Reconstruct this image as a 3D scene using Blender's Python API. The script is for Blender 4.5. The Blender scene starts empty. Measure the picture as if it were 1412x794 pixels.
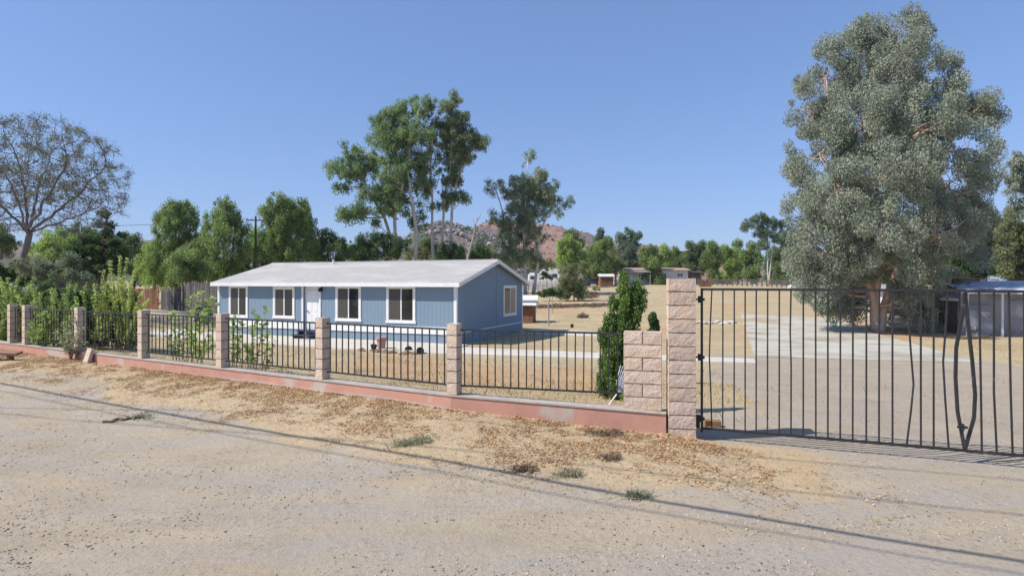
import bpy, math, random
import numpy as np
from mathutils import Vector, noise, kdtree, Matrix
random.seed(7)
RNG = np.random.default_rng(11)
sc = bpy.context.scene
COL = sc.collection
R = math.radians
F, CX, HY, EYE = 801.0, 706.0, 388.0, 2.37     # lens of the photograph: focal length, centre, eye level, eye height

# ------------------------------------------------------------------ terrain
def lerp(a, b, t): return a + (b - a) * t
def sstep(a, b, x):
    t = max(0.0, min(1.0, (x - a) / (b - a))); return t * t * (3 - 2 * t)
def fence_y(x):
    if x > 2.56: return 8.75 - .362 * (x - 2.56)
    if x > -.97: return lerp(9.76, 8.75, (x + .97) / 3.53)
    return 9.76 + .562 * (-.97 - x)
def zg(x, y, fine=True):
    fy = fence_y(max(-60, min(60, x)))
    d = (y - fy) * .9
    side = 1 - sstep(2.15, 2.75, x)                 # 1 left of the gate, 0 on the driveway
    if d >= 0:
        z0 = .33 * side
        z = float(np.interp(d, [0, 3, 9, 14, 24, 60, 100, 250, 4000], [z0, z0 * .55 - .1, -.36, -.4, -.4, .55, 1.75, 2.15, 2.15]))
        z += .42 * sstep(-14, -24, x) * sstep(4, 16, d)
    else:
        b = lerp(.25, .1, sstep(-1.2, 2.2, x)) * (1 - sstep(2.3, 3.2, x))
        z = b * (1 - sstep(0.2, 3.4, -d))
        z += -.05 * sstep(8, 20, -d)
    if fine:
        a = .02 if d < 0 else .05
        z += a * noise.noise(Vector((x * .6, y * .6, 3.1))) + .008 * noise.noise(Vector((x * 2.3, y * 2.3, 1.7)))
        if d > 30: z += .12 * noise.noise(Vector((x * .12, y * .12, 9.1)))
    return z
def P(px, py, d): return Vector(((px - CX) / F * d, d, EYE + (HY - py) / F * d))
def hit(px, py):
    q = (px - CX) / F; s = (HY - py) / F; y = 3.0
    while y < 600:
        if EYE + s * y <= zg(q * y, y): break
        y += max(.02, y * .002)
    return Vector((q * y, y, zg(q * y, y)))
def gp(px, d):                                       # ground point in column px at depth d
    x = (px - CX) / F * d; return Vector((x, d, zg(x, d)))

# ------------------------------------------------------------------ materials
def rgba(c): return (c[0], c[1], c[2], 1)
def pmat(name, c1, c2=None, scale=3.0, rough=.8, bump=0., bscale=None, tint=0., trans=0., metal=0., spec=.3,
         detail=6., c3=None, s3=.6, t3=(.5, .62), aniso=(1, 1, 1), bdist=.02):
    m = bpy.data.materials.new(name); m.use_nodes = True
    nt = m.node_tree; N = nt.nodes; L = nt.links; N.clear()
    out = N.new('ShaderNodeOutputMaterial'); bs = N.new('ShaderNodeBsdfPrincipled')
    tc = N.new('ShaderNodeTexCoord'); mp = N.new('ShaderNodeMapping'); mp.inputs['Scale'].default_value = aniso
    L.new(tc.outputs['Object'], mp.inputs[0])
    c2 = c2 or c1
    nz = N.new('ShaderNodeTexNoise'); nz.inputs['Scale'].default_value = scale; nz.inputs['Detail'].default_value = detail
    nz.inputs['Roughness'].default_value = .65
    L.new(mp.outputs[0], nz.inputs['Vector'])
    rp = N.new('ShaderNodeValToRGB'); rp.color_ramp.elements[0].position = .32; rp.color_ramp.elements[1].position = .68
    rp.color_ramp.elements[0].color = rgba(c1); rp.color_ramp.elements[1].color = rgba(c2)
    L.new(nz.outputs['Fac'], rp.inputs[0]); col = rp.outputs[0]
    if c3:
        n3 = N.new('ShaderNodeTexNoise'); n3.inputs['Scale'].default_value = s3; n3.inputs['Detail'].default_value = 5
        L.new(mp.outputs[0], n3.inputs['Vector'])
        r3 = N.new('ShaderNodeValToRGB'); r3.color_ramp.elements[0].position = t3[0]; r3.color_ramp.elements[1].position = t3[1]
        L.new(n3.outputs['Fac'], r3.inputs[0])
        mx = N.new('ShaderNodeMix'); mx.data_type = 'RGBA'
        L.new(r3.outputs[0], mx.inputs[0]); L.new(col, mx.inputs[6]); mx.inputs[7].default_value = rgba(c3); col = mx.outputs[2]
    if tint:
        at = N.new('ShaderNodeAttribute'); at.attribute_name = 'tint'
        mr = N.new('ShaderNodeMapRange'); mr.inputs['To Min'].default_value = 1 - tint; mr.inputs['To Max'].default_value = 1 + tint
        L.new(at.outputs['Fac'], mr.inputs['Value'])
        vm = N.new('ShaderNodeVectorMath'); vm.operation = 'SCALE'
        L.new(col, vm.inputs[0]); L.new(mr.outputs[0], vm.inputs['Scale']); col = vm.outputs[0]
    L.new(col, bs.inputs['Base Color'])
    bs.inputs['Roughness'].default_value = rough; bs.inputs['Metallic'].default_value = metal
    bs.inputs['Specular IOR Level'].default_value = spec
    if bump:
        nb = N.new('ShaderNodeTexNoise'); nb.inputs['Scale'].default_value = bscale or scale * 4; nb.inputs['Detail'].default_value = 5
        L.new(mp.outputs[0], nb.inputs['Vector'])
        bp = N.new('ShaderNodeBump'); bp.inputs['Strength'].default_value = bump; bp.inputs['Distance'].default_value = bdist
        L.new(nb.outputs['Fac'], bp.inputs['Height']); L.new(bp.outputs[0], bs.inputs['Normal'])
    if trans:
        tr = N.new('ShaderNodeBsdfTranslucent'); L.new(col, tr.inputs[0])
        ms = N.new('ShaderNodeMixShader'); ms.inputs[0].default_value = trans
        L.new(bs.outputs[0], ms.inputs[1]); L.new(tr.outputs[0], ms.inputs[2]); L.new(ms.outputs[0], out.inputs[0])
    else: L.new(bs.outputs[0], out.inputs[0])
    return m

M = {}
def leafm(k, c1, c2, tint=.45, trans=.48, rough=.55, spec=.35):
    c1 = tuple(v * 1.95 for v in c1); c2 = tuple(v * 2.1 for v in c2)
    c1, c2 = [tuple(lerp(v, sum(c) / 3, .14) for v in c) for c in (c1, c2)]
    M[k] = pmat(k, c1, c2, 1.1, rough, tint=tint, trans=trans, spec=spec, detail=3)
leafm('leaf_grey', (.11, .13, .088), (.185, .205, .15), spec=.15, rough=.7, trans=.25, tint=.3)
leafm('leaf_euc', (.115, .15, .08), (.175, .21, .12))
leafm('leaf_euc_green', (.085, .14, .045), (.14, .195, .075))
leafm('leaf_euc_brown', (.085, .12, .05), (.13, .16, .075))
leafm('leaf_pepper', (.095, .145, .035), (.155, .21, .055))
leafm('leaf_pepper_dark', (.05, .088, .025), (.085, .13, .035))
leafm('leaf_bright', (.14, .205, .04), (.2, .27, .06))
leafm('leaf_mid', (.072, .11, .035), (.115, .155, .055))
leafm('leaf_dark', (.03, .065, .018), (.055, .1, .028))
leafm('leaf_bluish', (.07, .115, .07), (.12, .165, .105))
leafm('leaf_olive', (.1, .125, .05), (.15, .165, .075))
leafm('leaf_lime', (.19, .24, .045), (.27, .32, .085))
leafm('leaf_cypress', (.055, .1, .018), (.105, .165, .028), rough=.6, trans=.3)
leafm('leaf_vine', (.15, .215, .045), (.23, .29, .08))
leafm('leaf_sparse', (.075, .105, .05), (.115, .125, .075))
leafm('leaf_weed', (.15, .16, .09), (.2, .2, .12))
M['bark_pale'] = pmat('bark_pale', (.74, .54, .42), (.58, .38, .27), 1.6, .8, .3, 9, aniso=(1, 1, .35), c3=(.6, .52, .45), s3=1.2)
M['bark_white'] = pmat('bark_white', (.66, .61, .54), (.44, .38, .32), 1.2, .8, .2, 8, aniso=(1, 1, .3))
M['bark_brown'] = pmat('bark_brown', (.1, .075, .055), (.17, .13, .1), 2.5, .9, .5, 12, aniso=(1, 1, .3))
M['bark_purple'] = pmat('bark_purple', (.13, .11, .11), (.21, .18, .175), 2.5, .85, .4, 12, aniso=(1, 1, .3))
M['bark_dead'] = pmat('bark_dead', (.4, .35, .3), (.28, .23, .19), 2.5, .85)
M['iron'] = pmat('iron', (.018, .018, .019), (.03, .029, .028), 6, .5, .1, 60, spec=.5, c3=(.09, .07, .055), s3=9, t3=(.62, .72))
M['block'] = pmat('block', (.65, .52, .415), (.49, .385, .3), 9, .92, .8, 26, tint=.12, c3=(.6, .43, .29), s3=2.6, t3=(.52, .7), bdist=.016)
M['block_dark'] = pmat('block_dark', (.5, .35, .27), (.38, .26, .2), 5, .92, .55, 38, tint=.13, bdist=.012)
M['mortar'] = pmat('mortar', (.2, .155, .125), (.14, .11, .09), 20, .95, .3, 60)  # mortar colour kept dark to paint in the shade of the joints
M['curb_red'] = pmat('curb_red', (.55, .3, .225), (.46, .24, .18), 2.6, .85, .35, 45, c3=(.5, .41, .34), s3=1.3, t3=(.53, .62), bdist=.006)
M['curb_cap'] = pmat('curb_cap', (.46, .4, .345), (.34, .295, .255), 5, .9, .3, 40)
M['concrete'] = pmat('concrete', (.5, .475, .4), (.42, .395, .335), .9, .9, .25, 22, c3=(.33, .29, .22), s3=.45, t3=(.46, .66))
M['concrete_white'] = pmat('concrete_white', (.6, .56, .48), (.48, .445, .37), .9, .9, .25, 22)
M['siding'] = pmat('siding', (.205, .28, .36), (.18, .25, .325), 1.2, .7, .12, 30, aniso=(1, 1, .3), c3=(.2, .275, .35), s3=2.4)
M['white_paint'] = pmat('white_paint', (.8, .8, .79), (.7, .7, .69), 4, .55, .05, 20)
M['roofing'] = pmat('roofing', (.43, .415, .39), (.36, .345, .325), 2.6, .9, .5, 45, c3=(.46, .445, .42), s3=.5, aniso=(1, 2.4, 1))
M['door_white'] = pmat('door_white', (.8, .8, .79), (.74, .74, .73), 3, .45)
M['glass_dark'] = pmat('glass_dark', (.022, .024, .026), (.03, .03, .032), 2, .06, spec=.8)
M['screen'] = pmat('screen', (.085, .075, .066), (.065, .058, .052), 3, .45, spec=.4)
M['curtain'] = pmat('curtain', (.5, .36, .27), (.38, .26, .19), 4, .8)
M['metal_black'] = pmat('metal_black', (.02, .02, .022), None, 3, .4)
M['handle_brass'] = pmat('handle_brass', (.25, .2, .12), None, 3, .35, metal=.8)
M['step_blue'] = pmat('step_blue', (.035, .05, .09), (.05, .065, .11), 5, .7)
M['wood_grey'] = pmat('wood_grey', (.15, .138, .14), (.085, .078, .08), 3, .9, .3, 20, tint=.35, aniso=(1, 1, .15))
M['wood_brown'] = pmat('wood_brown', (.26, .13, .07), (.16, .08, .045), 4, .85, .3, 20, tint=.2)
M['wood_plank'] = pmat('wood_plank', (.3, .19, .12), (.2, .12, .08), 4, .85, .3, 20, aniso=(.2, 1, 1))
M['wood_block'] = pmat('wood_block', (.28, .17, .08), (.2, .12, .06), 8, .8, .2, 30)
M['pole_wood'] = pmat('pole_wood', (.16, .11, .085), (.1, .07, .055), 3, .9, .3, 20, aniso=(1, 1, .2))
M['rock_white'] = pmat('rock_white', (.62, .6, .57), (.45, .43, .4), 4, .9, .4, 20)
M['rock_hill'] = pmat('rock_hill', (.31, .28, .27), (.22, .195, .185), .1, .9, tint=.3)
M['hill_red'] = pmat('hill_red', (.32, .18, .125), (.23, .145, .105), .03, .95, .8, .12, c3=(.15, .11, .095), s3=.016, t3=(.47, .58), bdist=4.)
M['hill_grey'] = pmat('hill_grey', (.2, .15, .13), (.13, .105, .085), .05, .95, .6, .2, c3=(.07, .08, .04), s3=.03, bdist=3.)
M['wall_white'] = pmat('wall_white', (.68, .68, .67), (.58, .57, .56), .8, .8)
M['wall_grey'] = pmat('wall_grey', (.36, .35, .35), (.28, .27, .27), .8, .8)
M['wall_pale'] = pmat('wall_pale', (.58, .58, .62), (.46, .46, .5), .8, .8)
M['roof_brown'] = pmat('roof_brown', (.42, .31, .26), (.33, .24, .2), .8, .85)
M['roof_dark'] = pmat('roof_dark', (.08, .065, .055), (.12, .1, .085), .8, .85)
M['tarp_blue'] = pmat('tarp_blue', (.07, .1, .2), (.12, .16, .28), 1.2, .6, .5, 3, c3=(.5, .53, .6), s3=2.2, t3=(.36, .46), bdist=.1)
M['panel_grey'] = pmat('panel_grey', (.3, .3, .32), (.2, .2, .22), .7, .7, .2, 4, c3=(.55, .55, .56), s3=.9, t3=(.5, .65))
M['rv_white'] = pmat('rv_white', (.82, .82, .82), (.76, .76, .77), .5, .35)
M['car_blue'] = pmat('car_blue', (.04, .09, .2), None, 2, .25, spec=.6)
M['rubber'] = pmat('rubber', (.02, .02, .02), None, 2, .8)
M['terracotta'] = pmat('terracotta', (.5, .3, .24), (.4, .23, .18), 6, .85)
M['plastic_black'] = pmat('plastic_black', (.015, .015, .018), None, 5, .5)
M['soil'] = pmat('soil', (.19, .11, .065), (.26, .16, .09), 6, .95, .7, 30)
M['plastic_white'] = pmat('plastic_white', (.8, .8, .82), None, 5, .4)
M['cable'] = pmat('cable', (.02, .02, .02), None, 5, .6)
M['brick_red'] = pmat('brick_red', (.33, .12, .075), (.24, .09, .06), 2, .9, .3, 20)
M['gravel'] = pmat('gravel', (.38, .33, .27), (.25, .215, .175), 9, .9, tint=.6)
M['dry_leaf'] = pmat('dry_leaf', (.34, .165, .075), (.56, .36, .18), 2.0, .8, tint=.55, trans=.12)
M['straw'] = pmat('straw', (.58, .47, .29), (.46, .35, .2), 1.3, .8, tint=.35, trans=.2)
M['straw_lot'] = pmat('straw_lot', (.5, .4, .2), (.4, .3, .14), .8, .8, tint=.35, trans=.2)
M['twig'] = pmat('twig', (.14, .1, .07), (.22, .16, .11), 4, .9, tint=.3)
M['stem_green'] = pmat('stem_green', (.13, .12, .05), (.2, .18, .08), 4, .8)

# ------------------------------------------------------------------ mesh building
class MB:
    def __init__(s): s.v = []; s.f = []; s.t = []
    def quad(s, a, b, c, d, t=.5):
        i = len(s.v); s.v += [a, b, c, d]; s.f.append((i, i + 1, i + 2, i + 3)); s.t.append(t)
    def poly(s, pts, t=.5):
        i = len(s.v); s.v += pts; s.f.append(tuple(range(i, i + len(pts)))); s.t.append(t)
    def box(s, x0, x1, y0, y1, z0, z1, mtx=None, t=.5, bev=0.):
        v = [Vector((x, y, z)) for z in (z0, z1) for y in (y0, y1) for x in (x0, x1)]
        f = [(0, 2, 3, 1), (4, 5, 7, 6), (0, 1, 5, 4), (2, 6, 7, 3), (0, 4, 6, 2), (1, 3, 7, 5)]
        if mtx is not None: v = [mtx @ p for p in v]
        i = len(s.v); s.v += v; s.f += [tuple(k + i for k in q) for q in f]; s.t += [t] * 6
    def beam(s, a, b, w, h, t=.5):                     # rectangular bar from a to b
        a = Vector(a); b = Vector(b); d = (b - a).normalized()
        up = Vector((0, 0, 1)) if abs(d.z) < .9 else Vector((1, 0, 0))
        sx = d.cross(up).normalized() * w / 2; sz = sx.cross(d).normalized() * h / 2
        i = len(s.v)
        for p in (a, b): s.v += [p - sx - sz, p + sx - sz, p + sx + sz, p - sx + sz]
        s.f += [tuple(i + k for k in q) for q in ((0, 1, 2, 3), (7, 6, 5, 4), (0, 4, 5, 1), (1, 5, 6, 2), (2, 6, 7, 3), (3, 7, 4, 0))]; s.t += [t] * 6
    def tube(s, pts, rad, n=6, t=.5, cap=True):
        pts = [Vector(p) for p in pts]; i0 = len(s.v); prev = None
        for k, p in enumerate(pts):
            d = (pts[min(k + 1, len(pts) - 1)] - pts[max(k - 1, 0)])
            d = d.normalized() if d.length > 1e-9 else Vector((0, 0, 1))
            u = (prev - d * prev.dot(d)) if prev is not None else d.orthogonal()
            if u.length < 1e-6: u = d.orthogonal()
            u.normalize(); w = d.cross(u); prev = u
            r = rad[k] if isinstance(rad, (list, tuple)) else rad
            s.v += [p + (u * math.cos(2 * math.pi * j / n) + w * math.sin(2 * math.pi * j / n)) * r for j in range(n)]
        for k in range(len(pts) - 1):
            for j in range(n):
                a = i0 + k * n + j; b = i0 + k * n + (j + 1) % n
                s.f.append((a, b, b + n, a + n)); s.t.append(t)
        if cap:
            s.f.append(tuple(i0 + j for j in reversed(range(n)))); s.f.append(tuple(i0 + (len(pts) - 1) * n + j for j in range(n))); s.t += [t, t]
    def prism(s, pts, off, t=.5):                      # polygon pts extruded by vector off
        off = Vector(off); a = [Vector(p) for p in pts]; b = [p + off for p in a]; n = len(a); i = len(s.v); s.v += a + b
        s.f.append(tuple(i + k for k in range(n))); s.f.append(tuple(i + n + k for k in reversed(range(n)))); s.t += [t, t]
        for k in range(n): s.f.append((i + k, i + n + k, i + n + (k + 1) % n, i + (k + 1) % n)); s.t.append(t)
    def rock(s, c, r, sq=.7, t=.5, sub=1):
        t_ = (1 + 5 ** .5) / 2
        vs = [Vector(p).normalized() for p in ((-1, t_, 0), (1, t_, 0), (-1, -t_, 0), (1, -t_, 0), (0, -1, t_), (0, 1, t_), (0, -1, -t_), (0, 1, -t_), (t_, 0, -1), (t_, 0, 1), (-t_, 0, -1), (-t_, 0, 1))]
        fs = [(0, 11, 5), (0, 5, 1), (0, 1, 7), (0, 7, 10), (0, 10, 11), (1, 5, 9), (5, 11, 4), (11, 10, 2), (10, 7, 6), (7, 1, 8), (3, 9, 4), (3, 4, 2), (3, 2, 6), (3, 6, 8), (3, 8, 9), (4, 9, 5), (2, 4, 11), (6, 2, 10), (8, 6, 7), (9, 8, 1)]
        a = random.random() * 6; e = random.uniform(.7, 1.3)
        i = len(s.v)
        for v in vs:
            q = v * r * random.uniform(.75, 1.2); x = q.x * e; y = q.y / e
            s.v.append(Vector((c[0] + x * math.cos(a) - y * math.sin(a), c[1] + x * math.sin(a) + y * math.cos(a), c[2] + q.z * sq)))
        s.f += [tuple(i + k for k in q) for q in fs]; s.t += [t] * 20
    def build(s, name, mat, parent=None, org=None, smooth=False, bevel=0.):
        me = bpy.data.meshes.new(name)
        o_ = Vector(org) if org is not None else Vector((0, 0, 0))
        va = np.array([tuple(p) for p in s.v], dtype=np.float32) - np.array(tuple(o_), dtype=np.float32)
        me.from_pydata(va.tolist(), [], s.f)
        at = me.attributes.new('tint', 'FLOAT', 'FACE'); at.data.foreach_set('value', np.array(s.t, dtype=np.float32))
        if smooth: me.polygons.foreach_set('use_smooth', [True] * len(me.polygons))
        me.materials.append(M[mat] if isinstance(mat, str) else mat); me.update()
        o = bpy.data.objects.new(name, me); COL.objects.link(o)
        if parent is not None: o.parent = parent
        elif org is not None: o.location = o_
        if bevel:
            bv = o.modifiers.new('bevel', 'BEVEL'); bv.width = bevel; bv.segments = 2; bv.limit_method = 'ANGLE'
        return o
def tag(o, label=None, cat=None, group=None, kind=None):
    if label: o['label'] = label
    if cat: o['category'] = cat
    if group: o['group'] = group
    if kind: o['kind'] = kind
    return o
def thing(name, loc, label, cat, group=None, rz=0.):
    o = bpy.data.objects.new(name, None); COL.objects.link(o); o.location = loc; o.rotation_euler.z = rz
    o.empty_display_size = .2
    return tag(o, label, cat, group)
def quads_obj(name, V, mat, parent=None, org=(0, 0, 0), tint=None):      # V: (n,4,3) array of leaf-like quads
    n = len(V); me = bpy.data.meshes.new(name)
    V = (V - np.array(tuple(org))).astype(np.float32).reshape(-1, 3)
    me.vertices.add(n * 4); me.vertices.foreach_set('co', V.ravel())
    me.loops.add(n * 4); me.loops.foreach_set('vertex_index', np.arange(n * 4, dtype=np.int32))
    me.polygons.add(n); me.polygons.foreach_set('loop_start', np.arange(0, n * 4, 4, dtype=np.int32))
    at = me.attributes.new('tint', 'FLOAT', 'FACE')
    at.data.foreach_set('value', (tint if tint is not None else RNG.random(n)).astype(np.float32))
    me.update(calc_edges=True)
    me.materials.append(M[mat] if isinstance(mat, str) else mat)
    o = bpy.data.objects.new(name, me); COL.objects.link(o)
    if parent is not None: o.parent = parent
    else: o.location = org
    return o

# ------------------------------------------------------------------ foliage
def leaf_quads(C, Rd, n, size, asp=.42, hang=0., stretch=1., up=0., var=.35, core=2.0):
    """n leaves spread through clumps centred C (k,3) with radii Rd (k,)"""
    k = len(C); w = Rd ** 2; idx = RNG.choice(k, n, p=w / w.sum())
    d = RNG.normal(size=(n, 3)); d /= np.linalg.norm(d, axis=1)[:, None]
    r = RNG.random(n) ** (1 / core)
    p = C[idx] + d * (r * Rd[idx])[:, None] * np.array([1, 1, stretch])
    a = RNG.normal(size=(n, 3))
    a[:, 2] -= hang * 2.2; a[:, 2] += up * 2.2
    a += d * .5
    a /= np.linalg.norm(a, axis=1)[:, None]
    b = np.cross(a, RNG.normal(size=(n, 3))); b /= np.linalg.norm(b, axis=1)[:, None]
    s = size * (1 - var + 2 * var * RNG.random(n))[:, None]
    u = a * s * .5; v = b * s * .5 * asp
    V = np.stack([p - u, p + v, p + u, p - v], 1)
    cl = RNG.random(k)
    t = .55 * RNG.random(n) + .45 * cl[idx]
    return V, t
def lobes_world(lobes, D):
    out = []
    for l in lobes:
        px, py, rx, ry = l[:4]; dd = l[4] if len(l) > 4 else 0
        d = D + dd; s = d / F
        out.append((np.array(tuple(P(px, py, d))), np.array([rx * s, rx * s * .9, ry * s])))
    return out
def clumps(lobs, rc, dens=1.0, inner=.45):
    C = []; Rr = []; own = []
    for li, (c, r) in enumerate(lobs):
        area = 4 * math.pi * ((r[0] * r[1] * r[2]) ** (2 / 3))
        n = max(3, int(dens * area / (math.pi * rc * rc) * .9))
        d = RNG.normal(size=(n, 3)); d /= np.linalg.norm(d, axis=1)[:, None]
        q = inner + (1.12 - inner) * RNG.random(n) ** .7
        C.append(c + d * r * q[:, None] * .93); Rr.append(rc * (.35 + 1.0 * RNG.random(n) ** 1.3)); own += [li] * n
    return np.concatenate(C), np.concatenate(Rr), own
def bend(a, b, k=4, sag=.12):
    a = Vector(a); b = Vector(b); L = (b - a).length; o = Vector((random.gauss(0, 1), random.gauss(0, 1), random.gauss(0, .6))) * L * sag * .5
    m = (a + b) / 2 + o + Vector((0, 0, -L * .06))
    return [a * (1 - t) ** 2 + m * 2 * t * (1 - t) + b * t * t for t in [i / k for i in range(k + 1)]]
def tree(name, label, D, lobes, stems, r0, leaf='leaf_mid', bark='bark_brown', size=.2, n=20000, rc=.6, dens=1., group=None,
         hang=0., stretch=1., asp=.42, inner=.45, cat='tree', core=2., base=None, up=0., twigs=True, crown='crown', trunkname='trunk', extra=None):
    """stems: list of px polylines [(px,py[,dd]),...]; the first point is taken down to the ground"""
    b0 = stems[0][0]; g = gp(b0[0], D + (b0[2] if len(b0) > 2 else 0)) if base is None else Vector(base)
    root = thing(name, g, label, cat, group)
    lw = lobes_world(lobes, D)
    tm = MB(); nodes = []
    for st in stems:
        pts = [P(q[0], q[1], D + (q[2] if len(q) > 2 else 0)) for q in st]
        gg = gp(st[0][0], pts[0].y); pts[0] = Vector((gg.x, gg.y, gg.z - .1))
        fp = []
        for a, b in zip(pts, pts[1:]):
            fp += [a.lerp(b, t / 4) + Vector((random.gauss(0, 1), random.gauss(0, 1), 0)) * (b - a).length * .012 * (t > 0) for t in range(4)]
        fp.append(pts[-1]); m = len(fp)
        rr = [r0 * (1 - .78 * (i / (m - 1)) ** .8) * (1.25 if i == 0 else 1) for i in range(m)]
        tm.tube(fp, rr, 8); nodes += list(zip(fp, rr))
    C, Rr, own = clumps(lw, rc, dens, inner)
    for li, (c, r) in enumerate(lw):
        cv = Vector(c)
        cand = sorted(nodes, key=lambda q: (q[0] - cv).length + max(0, q[0].z - cv.z + .2 * r[2]) * 2.2)[:1]
        p, rad = cand[0]; rb = min(rad * .7, r0 * .42) * (.55 + .45 * min(1, r.max() / 2))
        path = bend(p, cv, 5, .2); tm.tube(path, [rb * (1 - .6 * i / 5) for i in range(6)], 6)
        if twigs:
            ids = [i for i in range(len(own)) if own[i] == li]
            random.shuffle(ids)
            for i in ids[:26]:
                q = path[random.choice((2, 3, 4, 5))]
                tm.tube(bend(q, C[i], 3, .2), [rb * .32, rb * .24, rb * .16, rb * .06], 4, cap=False)
    tm.build(trunkname, bark, root, g, smooth=True)
    V, t = leaf_quads(C, Rr, n, size, asp, hang, stretch, up, core=core)
    if extra is not None: V = np.concatenate([V, extra[0]]); t = np.concatenate([t, extra[1]])
    quads_obj(crown, V, leaf, root, g, t)
    return root

# ------------------------------------------------------------------ camera, sky, sun
cam = bpy.data.cameras.new('camera'); cam.lens = 36 * F / 1412; cam.sensor_width = 36; cam.shift_y = -9 / 1412
cam.clip_start = .05; cam.clip_end = 8000
co = bpy.data.objects.new('camera', cam); COL.objects.link(co); co.location = (0, 0, EYE); co.rotation_euler = (R(90), 0, 0); sc.camera = co
EL = R(48); AZ = Vector((-.961, -.276, 0)).normalized()
sd = Vector((AZ.x * math.cos(EL), AZ.y * math.cos(EL), math.sin(EL)))
sl = bpy.data.lights.new('sun', 'SUN'); sl.energy = 4.4; sl.angle = R(.53); sl.color = (1, .94, .86)
so = bpy.data.objects.new('sun', sl); COL.objects.link(so); so.rotation_euler = sd.to_track_quat('Z', 'Y').to_euler(); so.location = (-20, -5, 30)
w = bpy.data.worlds.new('World'); sc.world = w; w.use_nodes = True
nt = w.node_tree; bg = nt.nodes['Background']; sk = nt.nodes.new('ShaderNodeTexSky'); sk.sky_type = 'NISHITA'; sk.sun_disc = False
sk.sun_elevation = EL; sk.sun_rotation = math.atan2(AZ.x, AZ.y) % (2 * math.pi)
sk.altitude = 0; sk.air_density = 1.0; sk.dust_density = .5; sk.ozone_density = 5.0
gmn = nt.nodes.new('ShaderNodeGamma'); gmn.inputs[1].default_value = .6; nt.links.new(sk.outputs[0], gmn.inputs[0])
mlt = nt.nodes.new('ShaderNodeVectorMath'); mlt.operation = 'MULTIPLY'; mlt.inputs[1].default_value = (1.02, 1.27, 1.78); nt.links.new(gmn.outputs[0], mlt.inputs[0])
nt.links.new(mlt.outputs[0], bg.inputs[0]); bg.inputs[1].default_value = .128
sc.view_settings.view_transform = 'Standard'; sc.view_settings.look = 'None'; sc.view_settings.exposure = 0.4; sc.view_settings.gamma = 1
sc.cycles.max_bounces = 6; sc.cycles.transparent_max_bounces = 8
sc.cycles.use_adaptive_sampling = True

# ------------------------------------------------------------------ ground sheet
def axis(lo, hi, c0, c1, step, g=1.13):
    a = list(np.arange(c0, c1, step)); s = step; x = a[-1]
    while x < hi: s *= g; x += s; a.append(x)
    s = step; x = c0; b = []
    while x > lo: s *= g; x -= s; b.append(x)
    return b[::-1] + a
gx = axis(-2500, 2500, -13, 12, .13, 1.06); gy = axis(-60, 4000, 3.5, 22, .13, 1.045)
nx, ny = len(gx), len(gy)
gv = []; at_ = {k: [] for k in ('m_litter', 'm_lot', 'm_red', 'm_grey')}
for y in gy:
    for x in gx:
        gv.append((x, y, zg(x, y)))
        fy = fence_y(max(-60, min(60, x))); d = (y - fy) * .9
        nn = noise.noise(Vector((x * .5, y * .5, 5.5))); n2 = noise.noise(Vector((x * .13, y * .13, 2.5)))
        left = 1 - sstep(2.3, 5.2, x + nn)
        wdt = 2.1 + .9 * nn - .5 * sstep(-6, -12, x)
        at_['m_litter'].append((1 - sstep(wdt - .5, wdt + .7, -d)) * left if d < .0 else 0.)
        inlot = sstep(-.05, .1, d) * (1 - sstep(2.4, 3.0, x)) if d < 3 else 1.
        # the gravel drive from the gate to the pad
        dr = 0.
        if d > -.5 and x > 2.3:
            c = 9.4 + .18 * (y - 8); dr = (1 - sstep(4.2, 6.2, abs(x - c) + nn * 1.4)) * (1 - sstep(20.5, 22.5, y + nn))
        at_['m_lot'].append(max(0, inlot - dr) if d >= -.05 else 0.)
        at_['m_grey'].append(dr if d > .3 else .35)
        band = sstep(1.8, 3.2, d) * (1 - sstep(7, 9.5, d)) * (1 - sstep(2, 4, x)) * sstep(-7, -4, x)
        euc = 1 - sstep(2.5, 5.5, math.hypot((x - 20.6) * .6, y - 31.5) + nn * 1.5)
        at_['m_red'].append(max(band * .75, euc, .7 * sstep(.1, .5, n2) * (d > 14)) * (1 - dr))
gf = [(j * nx + i, j * nx + i + 1, (j + 1) * nx + i + 1, (j + 1) * nx + i) for j in range(ny - 1) for i in range(nx - 1)]
gm = bpy.data.meshes.new('ground'); gm.from_pydata(gv, [], gf); gm.polygons.foreach_set('use_smooth', [True] * len(gf))
for k, a in at_.items():
    q = gm.attributes.new(k, 'FLOAT', 'POINT'); q.data.foreach_set('value', a)
ground = bpy.data.objects.new('ground', gm); COL.objects.link(ground); tag(ground, 'bare dusty ground of the road edge and the dry lot', None, None, 'structure')
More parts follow.
